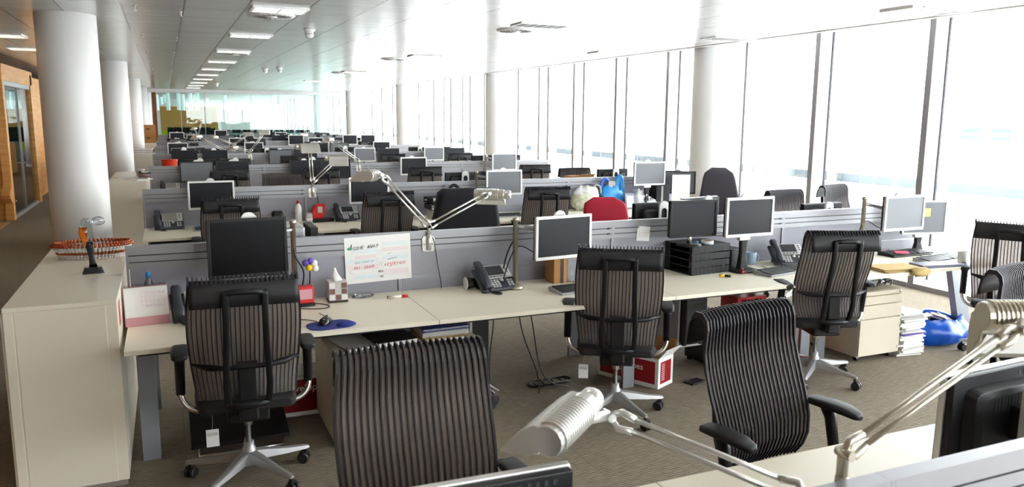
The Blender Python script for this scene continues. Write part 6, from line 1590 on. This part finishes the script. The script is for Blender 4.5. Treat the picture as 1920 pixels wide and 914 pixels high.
# things on the aisle cabinets farther back
t = thing('plastic_cup', 'clear plastic cup on the second aisle cabinet', 'cup', (-0.37, 12.7, ZC))
m = MB(); m.lathe([(0.0, 0), (0.05, 0), (0.062, 0.10), (0.058, 0.10), (0.0, 0.01)], 20); m.build('cup', 'translucent_white', t); m = MB(); m.lathe([(0.063, 0.092), (0.066, 0.094), (0.066, 0.10), (0.063, 0.10)], 20); m.build('rim', 'white_ceramic', t)
t = thing('pot', 'mauve tub with pale top on the second aisle cabinet', 'tub', (-0.30, 12.35, ZC))
m = MB(); m.lathe([(0.0, 0), (0.08, 0), (0.085, 0.06), (0.0, 0.06)], 20); m.build('tub', 'mauve_folder', t); m = MB(); m.lathe([(0.0, 0.06), (0.088, 0.06), (0.086, 0.09), (0.0, 0.10)], 20); m.build('lid', 'clear_plastic', t)
for k, (x, y, mt, l_) in enumerate(((-0.42, 12.15, 'magazine', 'leaflet on the second aisle cabinet, nearest the middle'), (-0.55, 12.45, 'white_paper', 'white sheet on the second aisle cabinet, left back'), (-0.36, 11.95, 'white_paper', 'white sheet hanging off the front of the second aisle cabinet'))):
    m = MB(); m.box(-0.14, 0.14, -0.10, 0.10, 0, 0.008); solo(m, 'paper_sheet', mt, l_, 'paper', 'papers on the second aisle cabinet', 0, (x, y, ZC), 0.4 * k)
t = thing('cardboard_box', 'tan archive box standing on the fourth aisle cabinet by the glass wall', 'carton', (-0.50, 27.6, ZC))
m = MB(); m.box(-0.21, 0.21, -0.19, 0.19, 0, 0.27); m.build('box', 'cardboard', t, 0.004); m = MB(); m.box(-0.05, 0.05, -0.193, -0.189, 0.13, 0.17); m.build('hand_hole', 'brown_dark', t); m = MB(); m.box(-0.215, 0.215, -0.195, 0.195, 0.22, 0.275); m.build('lid', 'cardboard', t)
t = thing('cardboard_box', 'upper tan archive box, stacked on another by the glass wall', 'carton', (-0.50, 27.6, ZC + 0.277))
m = MB(); m.box(-0.21, 0.21, -0.19, 0.19, 0, 0.27); m.build('box', 'cardboard', t, 0.004); m = MB(); m.box(-0.05, 0.05, -0.193, -0.189, 0.13, 0.17); m.build('hand_hole', 'brown_dark', t); m = MB(); m.box(-0.215, 0.215, -0.195, 0.195, 0.22, 0.275); m.build('lid', 'cardboard', t)
zz = ZC
for k in range(5):
    m = MB(); m.box(-0.19, 0.19, -0.14, 0.14, 0, 0.022); solo(m, 'paper_stack', ['white_paper', 'magazine'][k % 2], 'paper pile on the third aisle cabinet, %s sheaf from the top' % ['lowest', 'fourth', 'third', 'second', 'first'][k], 'papers', 'papers on the third aisle cabinet', 0.001, (-0.48, 19.8, zz), 0.15 * math.sin(k * 3)); zz += 0.0225
t = thing('basket_tray', 'shallow tan tray of papers on the third aisle cabinet', 'tray', (-0.45, 20.4, ZC))
m = MB(); m.box(-0.2, 0.2, -0.15, 0.15, 0, 0.012); m.box(-0.2, 0.2, -0.15, -0.14, 0.012, 0.08); m.box(-0.2, 0.2, 0.14, 0.15, 0.012, 0.08); m.box(-0.2, -0.19, -0.15, 0.15, 0.012, 0.08); m.box(0.19, 0.2, -0.15, 0.15, 0.012, 0.08); m.build('tray', 'cardboard', t); m = MB(); m.box(-0.18, 0.18, -0.13, 0.13, 0.012, 0.05); m.build('papers', 'white_paper', t)
# row of archive boxes before the glass wall, on a low cupboard
t = thing('low_cupboard', 'long low pale cupboard before the glass wall carrying the archive boxes', 'cupboard', (2.9, 33.2, 0))
m = MB(); m.box(0, 4.2, 0, 0.5, 0.05, 0.80); m.build('carcass', 'cabinet_cream', t, 0.003); m = MB(); m.box(0.01, 4.19, 0.01, 0.49, 0, 0.05); m.build('plinth', 'cabinet_plinth_tone', t)
for k in range(6):
    m = MB(); m.box(0.01 + k * 0.7, 0.69 + k * 0.7, -0.016, 0, 0.06, 0.79); m.build('door', 'cabinet_cream', t, 0.002)
def mk_arch():
    t = thing('archive_box', '', 'archive box')
    m = MB(); m.box(-0.18, 0.18, -0.19, 0.19, 0, 0.24); m.build('box', 'cardboard_pale', t, 0.004); m = MB(); m.box(-0.185, 0.185, -0.195, 0.195, 0.19, 0.26); m.build('lid', 'cardboard_pale', t, 0.003)
    m = MB(); m.box(-0.045, 0.045, -0.1915, -0.189, 0.10, 0.14); m.build('hand_hole', 'fitting_dark', t)
    return t
AB = Kit(mk_arch)
for k in range(10):
    AB.put((3.12 + k * 0.415, 33.45, 0.80), random.uniform(-.05, .05), 'pale archive box in the row before the glass wall, %s from the left' % ['first', 'second', 'third', 'fourth', 'fifth', 'sixth', 'seventh', 'eighth', 'ninth', 'tenth'][k], 'archive boxes before the glass wall')
